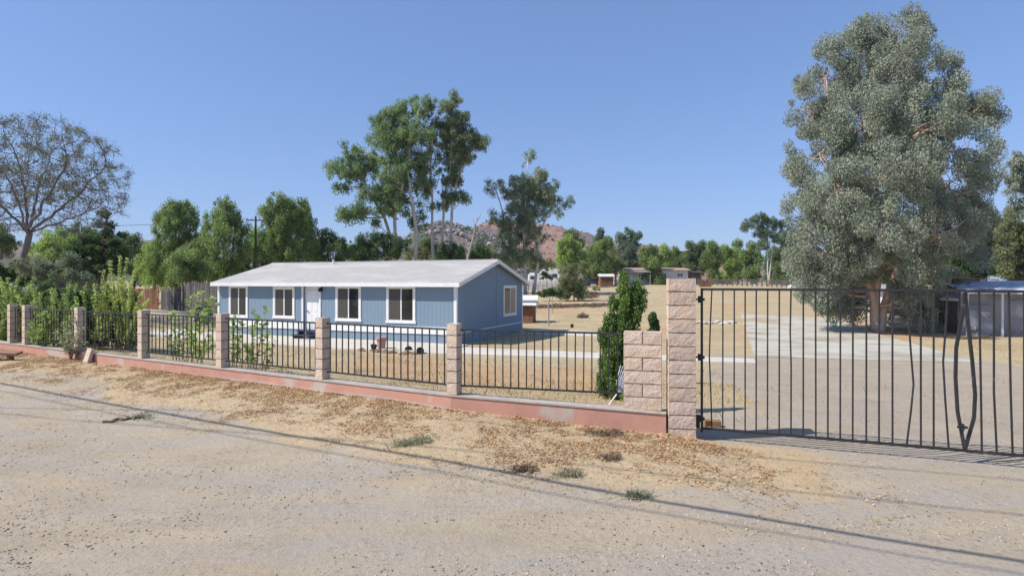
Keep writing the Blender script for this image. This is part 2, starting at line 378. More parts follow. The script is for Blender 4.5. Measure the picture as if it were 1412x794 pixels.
def ground_mat():
    m = bpy.data.materials.new('ground_dirt'); m.use_nodes = True; nt = m.node_tree; N = nt.nodes; L = nt.links
    bs = N['Principled BSDF']; bs.inputs['Roughness'].default_value = .95; bs.inputs['Specular IOR Level'].default_value = .12
    tc = N.new('ShaderNodeTexCoord')
    def nz(s, det=6, r=.6, mp=None):
        n = N.new('ShaderNodeTexNoise'); n.inputs['Scale'].default_value = s; n.inputs['Detail'].default_value = det; n.inputs['Roughness'].default_value = r
        if mp:
            q = N.new('ShaderNodeMapping'); q.inputs['Scale'].default_value = mp; q.inputs['Rotation'].default_value = (0, 0, R(-27)); L.new(tc.outputs['Object'], q.inputs[0]); L.new(q.outputs[0], n.inputs['Vector'])
        else: L.new(tc.outputs['Object'], n.inputs['Vector'])
        return n.outputs['Fac']
    def ramp(f, p0, p1, c0=(0, 0, 0), c1=(1, 1, 1)):
        r = N.new('ShaderNodeValToRGB'); e = r.color_ramp.elements; e[0].position = p0; e[1].position = p1; e[0].color = rgba(c0); e[1].color = rgba(c1); L.new(f, r.inputs[0]); return r.outputs[0]
    def mix(f, a, b, bt='MIX'):
        x = N.new('ShaderNodeMix'); x.data_type = 'RGBA'; x.blend_type = bt
        for s, v in ((0, f), (6, a), (7, b)):
            if isinstance(v, tuple): x.inputs[s].default_value = rgba(v)
            elif isinstance(v, float): x.inputs[s].default_value = v
            else: L.new(v, x.inputs[s])
        return x.outputs[2]
    def mul(a, b):
        x = N.new('ShaderNodeMath'); x.operation = 'MULTIPLY'; x.use_clamp = True
        L.new(a, x.inputs[0]); (L.new(b, x.inputs[1]) if not isinstance(b, float) else setattr(x.inputs[1], 'default_value', b)); return x.outputs[0]
    def attr(k):
        a = N.new('ShaderNodeAttribute'); a.attribute_name = k; return a.outputs['Fac']
    def edged(k, s):                                    # mask whose edge is broken up by noise
        a = N.new('ShaderNodeMath'); a.operation = 'ADD'; L.new(attr(k), a.inputs[0])
        b = N.new('ShaderNodeMath'); b.operation = 'MULTIPLY_ADD'; L.new(nz(s, 8, .7), b.inputs[0]); b.inputs[1].default_value = 1.1; b.inputs[2].default_value = -.55
        L.new(b.outputs[0], a.inputs[1]); return ramp(a.outputs[0], .38, .62)
    road = ramp(nz(.55, 8, .62, (1, 3.2, 1)), .3, .7, (.335, .275, .19), (.475, .4, .285))
    road = mix(ramp(nz(.33, 6, .6, (1, 3.4, 1)), .46, .62), road, (.37, .33, .28))
    road = mix(ramp(nz(.8, 7, .6, (1, 2.5, 1)), .58, .72), road, (.47, .34, .2))
    road = mix(mul(ramp(nz(26, 5, .75), .55, .64), .6), road, (.22, .185, .15))
    road = mix(mul(ramp(nz(48, 4, .75), .57, .64), .7), road, (.56, .47, .37))
    road = mix(mul(mul(ramp(nz(1.1, 6, .7), .45, .62), ramp(nz(13, 5, .8), .52, .6)), .8), road, (.21, .18, .15))
    grey = ramp(nz(1.4, 8, .7), .35, .65, (.4, .335, .26), (.31, .26, .205))
    grey = mix(mul(ramp(nz(18, 5, .8), .5, .6), .5), grey, (.23, .195, .16))
    road = mix(mul(attr('m_grey'), .7), road, grey)
    lot = ramp(nz(.35, 8, .65), .35, .65, (.375, .3, .18), (.47, .385, .245))
    lot = mix(ramp(nz(.9, 8, .7), .5, .66), lot, (.4, .285, .165))
    lot = mix(mul(ramp(nz(9, 5, .75), .5, .7), .45), lot, (.32, .25, .13))
    lot = mix(mul(ramp(nz(.22, 6, .7), .56, .7), .5), lot, (.3, .28, .15))
    red = ramp(nz(.8, 8, .7), .35, .65, (.41, .265, .15), (.46, .33, .19))
    lit = ramp(nz(3.5, 8, .75), .35, .65, (.41, .32, .2), (.5, .4, .255))
    lit = mix(mul(ramp(nz(22, 5, .8), .5, .62), .55), lit, (.34, .19, .095))
    c = mix(edged('m_lot', 2.5), road, lot)
    c = mix(edged('m_red', 1.2), c, red)
    c = mix(edged('m_litter', 4.0), c, lit)
    L.new(c, bs.inputs['Base Color'])
    b1 = N.new('ShaderNodeBump'); b1.inputs['Strength'].default_value = .8; b1.inputs['Distance'].default_value = .04; L.new(nz(7, 9, .72), b1.inputs['Height'])
    b2 = N.new('ShaderNodeBump'); b2.inputs['Strength'].default_value = .55; b2.inputs['Distance'].default_value = .008; L.new(nz(55, 4, .75), b2.inputs['Height']); L.new(b1.outputs[0], b2.inputs['Normal'])
    L.new(b2.outputs[0], bs.inputs['Normal']); return m
gm.materials.append(ground_mat())

# concrete slabs that follow the ground
def slab(name, label, pts, mat, up=.035, n=24):
    """pts: four ground corners a,b,c,d (a-b and d-c are the long sides)"""
    a, b, c, d = [Vector((p[0], p[1], 0)) for p in pts]; m = MB(); mm = 8; G = []
    for i in range(n + 1):
        for j in range(mm + 1):
            p = a.lerp(b, i / n).lerp(d.lerp(c, i / n), j / mm); G.append(Vector((p.x, p.y, zg(p.x, p.y, False) + up)))
    m.v = G; W = mm + 1
    m.f = [(i * W + j, i * W + j + 1, (i + 1) * W + j + 1, (i + 1) * W + j) for i in range(n) for j in range(mm)]
    k = len(G); m.v = G + [p - Vector((0, 0, .25)) for p in G]
    rim = [i * W for i in range(n + 1)] + [n * W + j for j in range(1, mm + 1)] + [i * W + mm for i in reversed(range(n))] + [j for j in reversed(range(1, mm))]
    for q in range(len(rim)): r_, s_ = rim[q], rim[(q + 1) % len(rim)]; m.f.append((r_, s_, s_ + k, r_ + k))
    m.t = [.5] * len(m.f)
    return tag(m.build(name, mat), label, None, None, 'structure')
def hp(px, py): p = hit(px, py); return (p.x, p.y)

HX, HYY, HZ = -2.42, 25.2, -.4                    # the house's front corner at the gable end
HRZ = math.atan2(-.381, .924)
hx = Vector((.9245, -.3812, 0)); hyv = Vector((.3812, .9245, 0)); H0 = Vector((HX, HYY, HZ))
def hw(u, v, z=0): return H0 + hx * u + hyv * v + Vector((0, 0, z))
LEN, WID, WT, RIDGE = 14.1, 7.85, 2.70, 3.76       # local sizes: length, width, wall top above the ground, ridge above the ground
a = hw(-LEN - 3, -3.3); b = hw(9.5, -3.3); c = hw(9.5, -.9); d = hw(-LEN - 3, -.02)
slab('path', 'pale concrete walk along the front of the blue house', [a[:2], hw(.6, -3.3)[:2], hw(.6, .0)[:2], d[:2]], 'concrete_white', .05, 40)
slab('path', 'narrow concrete walk leading from the house to the driveway pad', [hw(.6, -3.3)[:2], hp(1043, 501.5), hp(1040, 496.5), hw(.6, -1.0)[:2]], 'concrete_white', .047, 40)
slab('path', 'pale concrete strip beside the gable end of the house', [hw(.3, 6.2)[:2], hw(5.6, 6.0)[:2], hw(5.6, 8.6)[:2], hw(.3, 8.8)[:2]], 'concrete_white', .05, 16)
slab('driveway', 'light grey concrete driveway pad behind the iron gate', [hp(1022, 434.5), hp(1042, 493), hp(1352, 500), hp(1150, 440)], 'concrete', .05, 40)

HAZE = .00016
hm = bpy.data.materials.new('haze'); hm.use_nodes = True; hn = hm.node_tree; hn.nodes.clear()
ho = hn.nodes.new('ShaderNodeOutputMaterial'); hv = hn.nodes.new('ShaderNodeVolumePrincipled'); hv.inputs['Density'].default_value = HAZE; hv.inputs['Color'].default_value = (.85, .9, 1, 1)
hn.links.new(hv.outputs[0], ho.inputs['Volume']); M['haze'] = hm
m = MB(); m.box(-2700, 2700, -200, 4200, -8, 140); o = m.build('haze', 'haze'); tag(o, 'thin dusty air over the lot and the far hills', None, None, 'stuff')

# ------------------------------------------------------------------ hills
def hill(name, label, prof, D, depth, mat, rough, seed):
    xs = np.linspace(prof[0][0], prof[-1][0], 260); hs = np.interp(xs, [p[0] for p in prof], [p[1] for p in prof]); ks = 40; m = MB()
    for j in range(ks):
        t = j / (ks - 1); dd = D - depth * .5 + depth * t; k = math.sin(math.pi * t) ** .8
        for x, h in zip(xs, hs):
            X = (x - CX) / F * D; Z = max(0, EYE + (HY - h) / F * D)
            n_ = (noise.fractal(Vector((X * .012, dd * .012, seed)), .8, 2.0, 7) + .35 * noise.fractal(Vector((X * .05, dd * .05, seed)), .6, 2.0, 4)) * rough
            m.v.append(Vector((X, dd, -3 + (Z + 3) * k + n_ * k ** 2 * (.4 if abs(t - .5) < .08 else 1))))
    W = len(xs); m.f = [(j * W + i, j * W + i + 1, (j + 1) * W + i + 1, (j + 1) * W + i) for j in range(ks - 1) for i in range(W - 1)]; m.t = [.5] * len(m.f)
    return tag(m.build(name, mat, smooth=True), label, None, None, 'structure')
hill('hill', 'red brown burnt hill rising behind the trees', [(560, 372), (620, 345), (655, 316), (672, 309), (700, 309), (735, 309), (765, 313), (800, 324), (840, 335), (900, 345), (960, 356), (1040, 372), (1150, 386)], 760, 520, 'hill_red', 9, 1.3)
hill('hill', 'grey rocky hill behind the tall eucalyptus', [(480, 385), (530, 366), (562, 338), (588, 315), (612, 309), (640, 314), (665, 322), (700, 340), (760, 372)], 560, 300, 'hill_grey', 6, 4.1)
hill('hill', 'low dark hill far behind the pepper trees', [(-300, 352), (0, 340), (120, 338), (190, 331), (215, 332), (260, 345), (340, 366), (420, 385)], 600, 300, 'hill_grey', 3, 7.7)
# boulders and scrub over the hills
def on_hill(ob, n, x0, x1, r0, r1, mat, name, label, pw=2.2):
    vs = [v.co.copy() for v in ob.data.vertices if x0 < CX + F * v.co.x / v.co.y < x1]
    mid = sum(v.y for v in vs) / len(vs); vs = [v for v in vs if v.y < mid + 25]; mb = MB()
    for i in range(n):
        v = random.choice(vs); r_ = r0 + (r1 - r0) * random.random() ** pw
        mb.rock((v.x + random.uniform(-2, 2), v.y + random.uniform(-5, 5), v.z + r_ * .1), r_, .8, random.random())
    tag(mb.build(name, mat), label, None, None, 'stuff')
h_red, h_grey = [o for o in COL.objects if o.name.startswith('hill')][:2]
on_hill(h_grey, 800, 545, 715, .7, 3.0, 'rock_hill', 'hill_boulders', 'pale boulders scattered over the grey hill')
on_hill(h_red, 200, 640, 1000, .6, 2.2, 'rock_hill', 'hill_boulders', 'few pale boulders on the red brown hill')
on_hill(h_red, 1200, 600, 1100, .6, 1.9, 'leaf_dark', 'hill_scrub', 'dark scrub dotted over the red brown hill')
on_hill(h_grey, 1100, 520, 740, .7, 2.2, 'leaf_dark', 'hill_scrub', 'dark scrub dotted between the boulders of the grey hill')

# ------------------------------------------------------------------ the fence: curb wall, pillars, iron panels
PR = Vector((2.56, 8.75, 0)); K0 = Vector((-.97, 9.76, 0)); DIR = Vector((-.8716, .4902, 0))
SP = 3.1
K = [K0 + DIR * SP * k for k in range(6)] + [K0 + DIR * (SP * 5 + .98), K0 + DIR * (SP * 5 + 4.1)]
u0 = (K0 - PR).normalized()                                     # last stretch, from the tall pillar to K0
def capz(p): return .485 if p.x < -.97 else lerp(.485, .395, (p.x + .97) / 3.5)
def offs(line, o):                                              # offset polyline horizontally, positive = street side
    out = []
    for i, p in enumerate(line):
        a = line[max(0, i - 1)]; b = line[min(len(line) - 1, i + 1)]; d = (b - a).normalized(); out.append(p + Vector((-d.y, d.x, 0)) * o)
    return out
line = [PR + u0 * .23] + [PR.lerp(K0, .5), K0] + [K0 + DIR * t for t in np.arange(1.55, 22, 1.55)]
def ribbon(m, line, o0, o1, z0f, z1f):
    A = offs(line, o0); B = offs(line, o1)
    for i in range(len(line) - 1):
        za, zb = z0f(line[i]), z0f(line[i + 1]); ya, yb = z1f(line[i]), z1f(line[i + 1])
        a0 = A[i] + Vector((0, 0, za)); a1 = A[i + 1] + Vector((0, 0, zb)); b0 = B[i] + Vector((0, 0, za)); b1 = B[i + 1] + Vector((0, 0, zb))
        a2 = A[i] + Vector((0, 0, ya)); a3 = A[i + 1] + Vector((0, 0, yb)); b2 = B[i] + Vector((0, 0, ya)); b3 = B[i + 1] + Vector((0, 0, yb))
        m.quad(a0, a1, a3, a2); m.quad(b1, b0, b2, b3); m.quad(a2, a3, b3, b2)
        if i == 0: m.quad(b0, a0, a2, b2)
        if i == len(line) - 2: m.quad(a1, b1, b3, a3)
cw = thing('curb_wall', line[0], 'low red painted stucco curb wall running under the iron fence', 'wall')
m = MB(); ribbon(m, line, .13, -.13, lambda p: -.4, lambda p: capz(p) - .022); m.build('wall_face', 'curb_red', cw, line[0])
m = MB(); ribbon(m, line, .155, .128, lambda p: -.4, lambda p: capz(p) - .19 + .015 * math.sin(p.x * 2.1) - .12 * sstep(-1.5, .8, p.x) - .05 * sstep(-6, -9, p.x)); m.build('footing', 'curb_cap', cw, line[0])
m = MB(); ribbon(m, line, .145, -.14, lambda p: capz(p) - .022, lambda p: capz(p)); m.build('wall_cap', 'curb_cap', cw, line[0])

def split_block(m, c, ux, w, dpt, z0, z1, t, face=.0035):
    """one split-face block: front and both ends lightly broken"""
    uy = Vector((-ux.y, ux.x, 0)); 
    def pt(i, j, side):
        return None
    nu, nv = max(2, int(w / .07)), 3
    g = .007
    # corners
    def P3(u, v, z): return c + ux * u + uy * v + Vector((0, 0, z))
    x0, x1, y0, y1 = -w / 2 + g, w / 2 - g, -dpt / 2 + g, dpt / 2 - g; zz0, zz1 = z0 + g, z1 - g
    for (f, n1) in (('f', nu), ('b', nu), ('l', max(2, int(dpt / .07))), ('r', max(2, int(dpt / .07)))):
        G = []
        for j in range(nv + 1):
            for i in range(n1 + 1):
                e = (i in (0, n1)) or (j in (0, nv)); o = 0 if e else face * random.uniform(.3, 1.6)
                o -= random.uniform(0, .003)
                s = i / n1; z = lerp(zz0, zz1, j / nv) + (random.uniform(-.004, .004) if j in (0, nv) else random.uniform(-.01, .01))
                if f == 'f': p = P3(lerp(x0, x1, s), y0 - o, z)
                elif f == 'b': p = P3(lerp(x1, x0, s), y1 + o, z)
                elif f == 'l': p = P3(x0 - o, lerp(y1, y0, s), z)
                else: p = P3(x1 + o, lerp(y0, y1, s), z)
                G.append(p)
        b = len(m.v); m.v += G
        for j in range(nv):
            for i in range(n1):
                k = b + j * (n1 + 1) + i; m.f.append((k, k + 1, k + n1 + 2, k + n1 + 1)); m.t.append(t)
    m.quad(P3(x0, y0, zz1), P3(x1, y0, zz1), P3(x1, y1, zz1), P3(x0, y1, zz1), t); m.quad(P3(x0, y1, zz0), P3(x1, y1, zz0), P3(x1, y0, zz0), P3(x0, y0, zz0), t)
def pillar(name, c, ux, w, dpt, z0, n, ch, label, group, halves=False, cat='pillar', mat='block'):
    org = Vector((c.x, c.y, z0)); root = thing(name, org, label, cat, group)
    m = MB(); core = MB(); cc = Vector((c.x, c.y, 0)); uy = Vector((-ux.y, ux.x, 0))
    for i in range(n):
        a, b = z0 + i * ch, z0 + (i + 1) * ch
        if halves and i % 2 == 1:
            for q in (-.25, .25): split_block(m, cc + ux * w * q, ux, w / 2, dpt, a, b, random.random())
        else: split_block(m, cc, ux, w, dpt, a, b, random.random() * .8 + (.2 if halves else .1))
    m.build('blocks', mat, root, org)
    mt = Matrix.Translation(cc) @ Matrix(((ux.x, uy.x, 0, 0), (ux.y, uy.y, 0, 0), (0, 0, 1, 0), (0, 0, 0, 1)))
    core.box(-w / 2 + .014, w / 2 - .014, -dpt / 2 + .014, dpt / 2 - .014, z0, z0 + n * ch - .012, mt); core.build('mortar_core', 'mortar', root, org)
    return root
pl = ['slim tan block fence pillar in front of the house\'s white corner board', 'slim tan block fence pillar just under the white entry door',
      'slim tan block fence pillar with vine climbing beside it near the house\'s far end', 'slim tan block fence pillar before the weathered grey wood fence',
      'slim tan block fence pillar half swallowed by the overgrown bushes', 'slim tan block fence pillar at the end of the short iron panel',
      'slim tan block fence pillar at the photo\'s edge, leftmost of all']
for k in range(7):
    p = K[k]; z = capz(p) - .002
    pillar('block_pillar', p, -DIR if k else Vector((.93, -.36, 0)).normalized(), .2, .22, z, 6, .198, pl[k], 'slim block pillars of the iron fence')
gux = Vector((.985, -.17, 0)).normalized()
pillar('gate_pillar', PR + Vector((.0, .06, 0)), gux, .405, .405, -.02, 12, .2035, 'tall tan split-face block gate pillar beside the black gate', None)
pc = PR + u0 * .565 + Vector((0, .06, 0))
pillar('block_pier', pc, -u0, .58, .2, capz(pc) - .002, 6, .2, 'short wide pier of tan blocks abutting the tall gate pillar', None, halves=True)

def picket_mesh(h, s=.018):
    m = MB(); m.box(-s / 2, s / 2, -s / 2, s / 2, 0, h); return m
def panel(a, b, z0, z1, n, label, inset=.12):
    a = Vector((a.x, a.y, 0)); b = Vector((b.x, b.y, 0)); d = (b - a).normalized(); a = a + d * inset; b = b - d * inset; L = (b - a).length
    rz = math.atan2(d.y, d.x); root = thing('iron_fence_panel', Vector((a.x, a.y, z0)), label, 'fence panel', 'iron panels between the block pillars', rz)
    m = MB(); m.box(0, L, -.017, .017, z1 - z0 - .03, z1 - z0); m.build('top_rail', 'iron', root)
    m = MB(); m.box(0, L, -.015, .015, 0, .028); m.build('bottom_rail', 'iron', root)
    me = None
    for i in range(n):
        x = L * (i + .5) / n if n > 0 else 0
        if me is None: o = picket_mesh(z1 - z0 - .06).build('picket', 'iron', root); me = o.data
        else: o = bpy.data.objects.new('picket', me); COL.objects.link(o); o.parent = root
        o.location = (x, 0, .029); o.rotation_euler = (random.gauss(0, .003), random.gauss(0, .004), 0)
ZB, ZT = .615, 1.575
fl = ['black iron fence panel between the wide block pier and the nearest slim pillar', 'black iron fence panel in front of the house\'s two right-hand windows',
      'black iron fence panel in front of the entry door and second window', 'black iron fence panel in front of the grey wood fence, with vines',
      'black iron fence panel below the tall yellow-green sprouting shrub', 'black iron fence panel with lime vine spilling over its rail', 'short narrow black iron panel beside the leftmost pillars']
panel(pc + u0 * .2, K[0], ZB, ZT, 20, fl[0])
for k in range(6):
    panel(K[k], K[k + 1], ZB, ZT, [18, 18, 18, 18, 18, 5][k], fl[k + 1])

# ------------------------------------------------------------------ the gate
GA = Vector((2.83, 8.75, 0)); GD = Vector((.94, -.341, 0)).normalized()
def tg(px): q = (px - CX) / F; return (8.75 * q - 2.83) / (GD.x - GD.y * q)
GZ0, GZ1 = .15, 2.27
grz = math.atan2(GD.y, GD.x)
def bar(root, name, pts, s=.02):
    m = MB()
    for p, q in zip(pts, pts[1:]): m.beam(p, q, s, s)
    return m.build(name, 'iron', root)
def offpts(x0, prof, s=.016, h=GZ1 - GZ0):
    return [Vector((x0 + o, oy, z)) for z, o, oy in prof]
T0 = tg(966); T1 = tg(1325); T2 = tg(1335)
gl = thing('iron_gate', GA + GD * T0 + Vector((0, 0, GZ0)), 'black iron gate leaf hinged on the tall block pillar', 'gate', 'two leaves of the iron gate', grz)
H = GZ1 - GZ0
m = MB(); m.box(0, .036, -.018, .018, -.04, H); m.build('stile', 'iron', gl)
m = MB(); m.beam((.036, 0, H - .018), (T1 - T0 + .05, 0, H - .018), .032, .036); m.build('top_rail', 'iron', gl)
m = MB(); m.beam((.036, 0, .018), (T1 - T0 + .06, 0, .018 - .012), .03, .036); m.build('bottom_rail', 'iron', gl)
bars = [981.5, 996.8, 1012.5, 1027.5, 1042.8, 1058.5, 1074.6, 1090.7, 1107.7, 1124.6, 1141.5, 1158.9, 1176.2, 1194.7, 1212.5, 1230.6, 1250.4, 1269.7, 1287.4, 1306.8]
for i, px in enumerate(bars):
    x = tg(px) - T0; prof = [(.03, random.gauss(0, .003), 0), (H - .035, 0, 0)]
    if i == 0: prof = [(.03, .0, 0), (.5, -.012, 0), (1.1, -.035, .02), (1.6, -.02, .01), (H - .035, 0, 0)]
    if i == 7: prof = [(.03, .0, 0), (1.0, .002, 0), (1.5, -.01, .0), (H - .035, 0, 0)]
    if i == 16: prof = [(.03, .0, 0), (.5, .05, .0), (.83, .085, .03), (1.3, .05, .02), (H - .035, 0, 0)]
    if i == 19: prof = [(.03, .01, 0), (.7, -.03, 0), (1.15, -.045, .02), (1.6, -.02, .01), (H - .035, 0, 0)]
    bar(gl, 'picket', offpts(x, prof))
bar(gl, 'meeting_stile', [Vector(p) for p in ((T1 - T0 + .045, 0, H - .04), (T1 - T0 + .02, 0, 1.8), (T1 - T0 - .045, .02, 1.35), (T1 - T0 - .05, .03, .95), (T1 - T0 - .03, .02, .5), (T1 - T0 + .04, 0, .03))], .036)
m = MB(); m.box(T1 - T0 - .05, T1 - T0 + .06, -.05, -.02, .30, .33); m.box(T1 - T0 - .01, T1 - T0 + .02, -.06, -.02, .27, .36); m.build('latch', 'iron', gl)
for z in (1.95, 1.08, .16):
    m = MB(); m.box(-.075, .01, -.02, .02, z - .012, z + .012); m.tube([(-.02, 0, z - .05), (-.02, 0, z + .05)], .02, 8); m.box(.0, .06, -.024, .024, z - .02, z + .02)
    if z < .5: m.box(-.075, -.01, -.04, .04, z - .14, z + .05)
    m.build('hinge', 'iron', gl)
gr = thing('iron_gate', GA + GD * T2 + Vector((0, 0, GZ0 - .01)), 'black iron gate leaf reaching out of the photo, with a bowed meeting stile', 'gate', 'two leaves of the iron gate', grz)
bar(gr, 'meeting_stile', [Vector(p) for p in ((-.03, 0, H - .04), (-.005, 0, 1.7), (.05, .02, 1.2), (.085, .03, .75), (.07, .02, .45), (-.035, 0, .03))], .036)
m = MB(); m.beam((-.03, 0, H - .018), (3.3, 0, H - .03), .032, .036); m.build('top_rail', 'iron', gr)
m = MB(); m.beam((-.03, 0, .012), (3.3, 0, .0), .03, .036); m.build('bottom_rail', 'iron', gr)
xb = [tg(1350) - T2, tg(1370.5) - T2, tg(1391) - T2]
while xb[-1] < 3.05: xb.append(xb[-1] + .16)
for i, x in enumerate(xb):
    prof = [(.03, [.03, .03, .04][i] if i < 3 else 0, 0), (.8, [.02, .0, .02][i] if i < 3 else 0, 0), (H - .035, 0, 0)]
    bar(gr, 'picket', offpts(x, prof))
m = MB(); m.box(3.3, 3.336, -.018, .018, -.04, H); m.build('stile', 'iron', gr)

# ------------------------------------------------------------------ the blue house
house = thing('manufactured_house', H0, 'long blue manufactured house with white trim and pale grey roof', 'house', None, HRZ)
def uf(px): t = (px - CX) / F; return -((HX - HYY * t) / (.9245 + .3812 * t))       # along the front
def vg(px): t = (px - CX) / F; return (-HX + HYY * t) / (.3812 - .9245 * t)            # along the gable
def groove(x0, x1, first=.1, pitch=.203, g=.009, dpt=.004):
    pts = [(x0, 0)]; x = x0 + first
    while x < x1 - .03: pts += [(x, 0), (x + .003, dpt), (x + g, dpt), (x + g + .003, 0)]; x += pitch
    return pts + [(x1, 0)]
DU0, DU1 = uf(418), uf(441.5)
m = MB()
for x0, x1 in ((-LEN, DU0), (DU1, 0)):
    pr = groove(x0, x1)
    for (a, oa), (b, ob) in zip(pr, pr[1:]): m.quad(Vector((a, oa, .05)), Vector((b, ob, .05)), Vector((b, ob, WT)), Vector((a, oa, WT)))
RC = .12
m.quad(Vector((DU0, 0, .05)), Vector((DU0, RC, .05)), Vector((DU0, RC, WT)), Vector((DU0, 0, WT))); m.quad(Vector((DU1, RC, .05)), Vector((DU1, 0, .05)), Vector((DU1, 0, WT)), Vector((DU1, RC, WT)))
pr = groove(0, WID)
def rz_(v): return lerp(WT, RIDGE - .1, 1 - abs(v - WID / 2) / (WID / 2))
for (a, oa), (b, ob) in zip(pr, pr[1:]):
    if a < WID / 2 < b: m.quad(Vector((-oa, a, .05)), Vector((-oa, WID / 2, .05)), Vector((-oa, WID / 2, rz_(WID / 2))), Vector((-oa, a, rz_(a)))); a = WID / 2
    m.quad(Vector((-oa, a, .05)), Vector((-ob, b, .05)), Vector((-ob, b, rz_(b))), Vector((-oa, a, rz_(a))))
for (a, b) in ((0, WID / 2), (WID / 2, WID)):
    m.quad(Vector((-LEN, b, .05)), Vector((-LEN, a, .05)), Vector((-LEN, a, rz_(a))), Vector((-LEN, b, rz_(b))))
m.quad(Vector((0, WID, .05)), Vector((-LEN, WID, .05)), Vector((-LEN, WID, WT)), Vector((0, WID, WT)))
m.build('wall', 'siding', house)
m = MB(); m.box(-.006, .012, WID / 2 + .35, WID / 2 + .37, .4, 3.55); m.build('wall_seam', 'siding', house)
# front recess with the door
m = MB(); m.quad(Vector((DU0, RC, 0)), Vector((DU1, RC, 0)), Vector((DU1, RC, WT)), Vector((DU0, RC, WT))); m.build('entry_recess', 'white_paint', house)
door = MB(); door.box(DU0 + .13, DU1 - .07, RC - .035, RC - .005, .34, 2.32); dr = door.build('door', 'door_white', house, bevel=.004)
m = MB(); m.tube([(DU0 + .2, RC - .04, 1.32), (DU0 + .2, RC - .08, 1.32)], .03, 10); m.box(DU0 + .185, DU0 + .30, RC - .1, RC - .075, 1.3, 1.335); m.build('handle', 'handle_brass', dr)
m = MB()
for z0, z1 in ((.5, 1.2), (1.3, 2.15)):
    for q0, q1 in ((.22, .47), (.55, .8)):
        m.box(DU0 + q0 + .02, DU0 + q1, RC - .043, RC - .036, z0, z1)
m.build('door_panel', 'door_white', dr, bevel=.004)
m = MB()
for x in (DU0 - .03, DU1 + .0): m.box(x - .05, x + .05, -.03, .0, .3, WT - .02)
m.build('door_trim', 'white_paint', house)
# corner boards, eave frieze, water table, skirting
m = MB(); m.prism([(-.11, -.026, .76), (.028, -.026, .76), (.028, .1, .76), (.001, .1, .76), (.001, -.001, .76), (-.11, -.001, .76)], (0, 0, WT - .78)); m.build('corner_board', 'white_paint', house)
m = MB(); m.box(-LEN - .026, -LEN + .1, -.026, 0, .76, WT); m.build('corner_board', 'white_paint', house)
m = MB(); m.box(.001, .024, WID - .09, WID + .02, .1, WT); m.build('corner_board', 'white_paint', house)
m = MB(); m.box(-LEN - .01, DU0 - .09, -.05, 0, .44, .76); m.box(DU1 + .06, .03, -.05, 0, .44, .76); m.build('water_table', 'white_paint', house)
m = MB(); m.box(.0, .03, .1, WID, .485, .53); m.build('belly_trim', 'white_paint', house)
m = MB(); m.box(-LEN + .02, -.02, -.008, 0, -.3, .44); m.box(-.01, .004, 0, WID - .01, -.3, .485); m.build('skirting', 'siding', house)
# roof
OH, OE, TH = .3, .33, .09
def roofz(v): return lerp(WT + .02, RIDGE, 1 - abs(v - WID / 2) / (WID / 2))
m = MB()
for s in (0, 1):
    ve = -OE if s == 0 else WID + OE; vr = WID / 2; ze, zr = roofz(ve), roofz(vr)
    a0, a1 = -LEN - OH * .5, OH
    pts = [Vector((a0, ve, ze)), Vector((a0, vr, zr)), Vector((a0, vr, zr + TH)), Vector((a0, ve, ze + TH))]
    m.prism(pts, (a1 - a0, 0, 0))
rf = m.build('roof', 'roofing', house)
m = MB(); m.box(-LEN - OH * .5, OH, WID / 2 - .12, WID / 2 + .12, RIDGE + TH - .03, RIDGE + TH + .02); m.build('ridge_cap', 'roofing', rf)
m = MB()
ze = roofz(-OE)
m.box(-LEN - OH * .5 - .02, OH + .02, -OE - .03, -OE - .003, ze - .1, ze + TH - .008)
m.box(-LEN - OH * .5 - .02, OH + .02, WID + OE + .003, WID + OE + .03, ze - .1, ze + TH - .008)
for x0, x1 in ((OH + .003, OH + .03), (-LEN - OH * .5 - .03, -LEN - OH * .5 - .003)):
    for s in (0, 1):
        ve = -OE - .03 if s == 0 else WID + OE + .03; vr = WID / 2
        m.prism([Vector((x0, ve, roofz(ve) - .1)), Vector((x0, vr, roofz(vr) - .1)), Vector((x0, vr, roofz(vr) + TH - .01)), Vector((x0, ve, roofz(ve) + TH - .01))], (x1 - x0, 0, 0))
m.build('fascia', 'white_paint', house)
m = MB(); m.box(-LEN - OH * .4, OH - .01, -OE, -.002, WT - .075, WT - .055); m.build('soffit', 'white_paint', house)
m = MB(); m.tube([(-9.4, 3.4, 3.5), (-9.4, 3.4, 3.93)], .05, 8); m.tube([(-9.4, 3.4, 3.93), (-9.4, 3.4, 3.96)], .075, 8); m.build('roof_vent', 'white_paint', rf)
for z in (-.004,):
    m = MB()
    for k in range(1, 18):                          # shingle courses: thin raised lines on the front slope
        v = -OE + (WID / 2 + OE) * k / 18; m.box(-LEN - OH * .5 + .01, OH - .01, v, v + .02, roofz(v) + TH - .004, roofz(v) + TH + .006)
    m.build('shingle_course', 'roofing', rf)
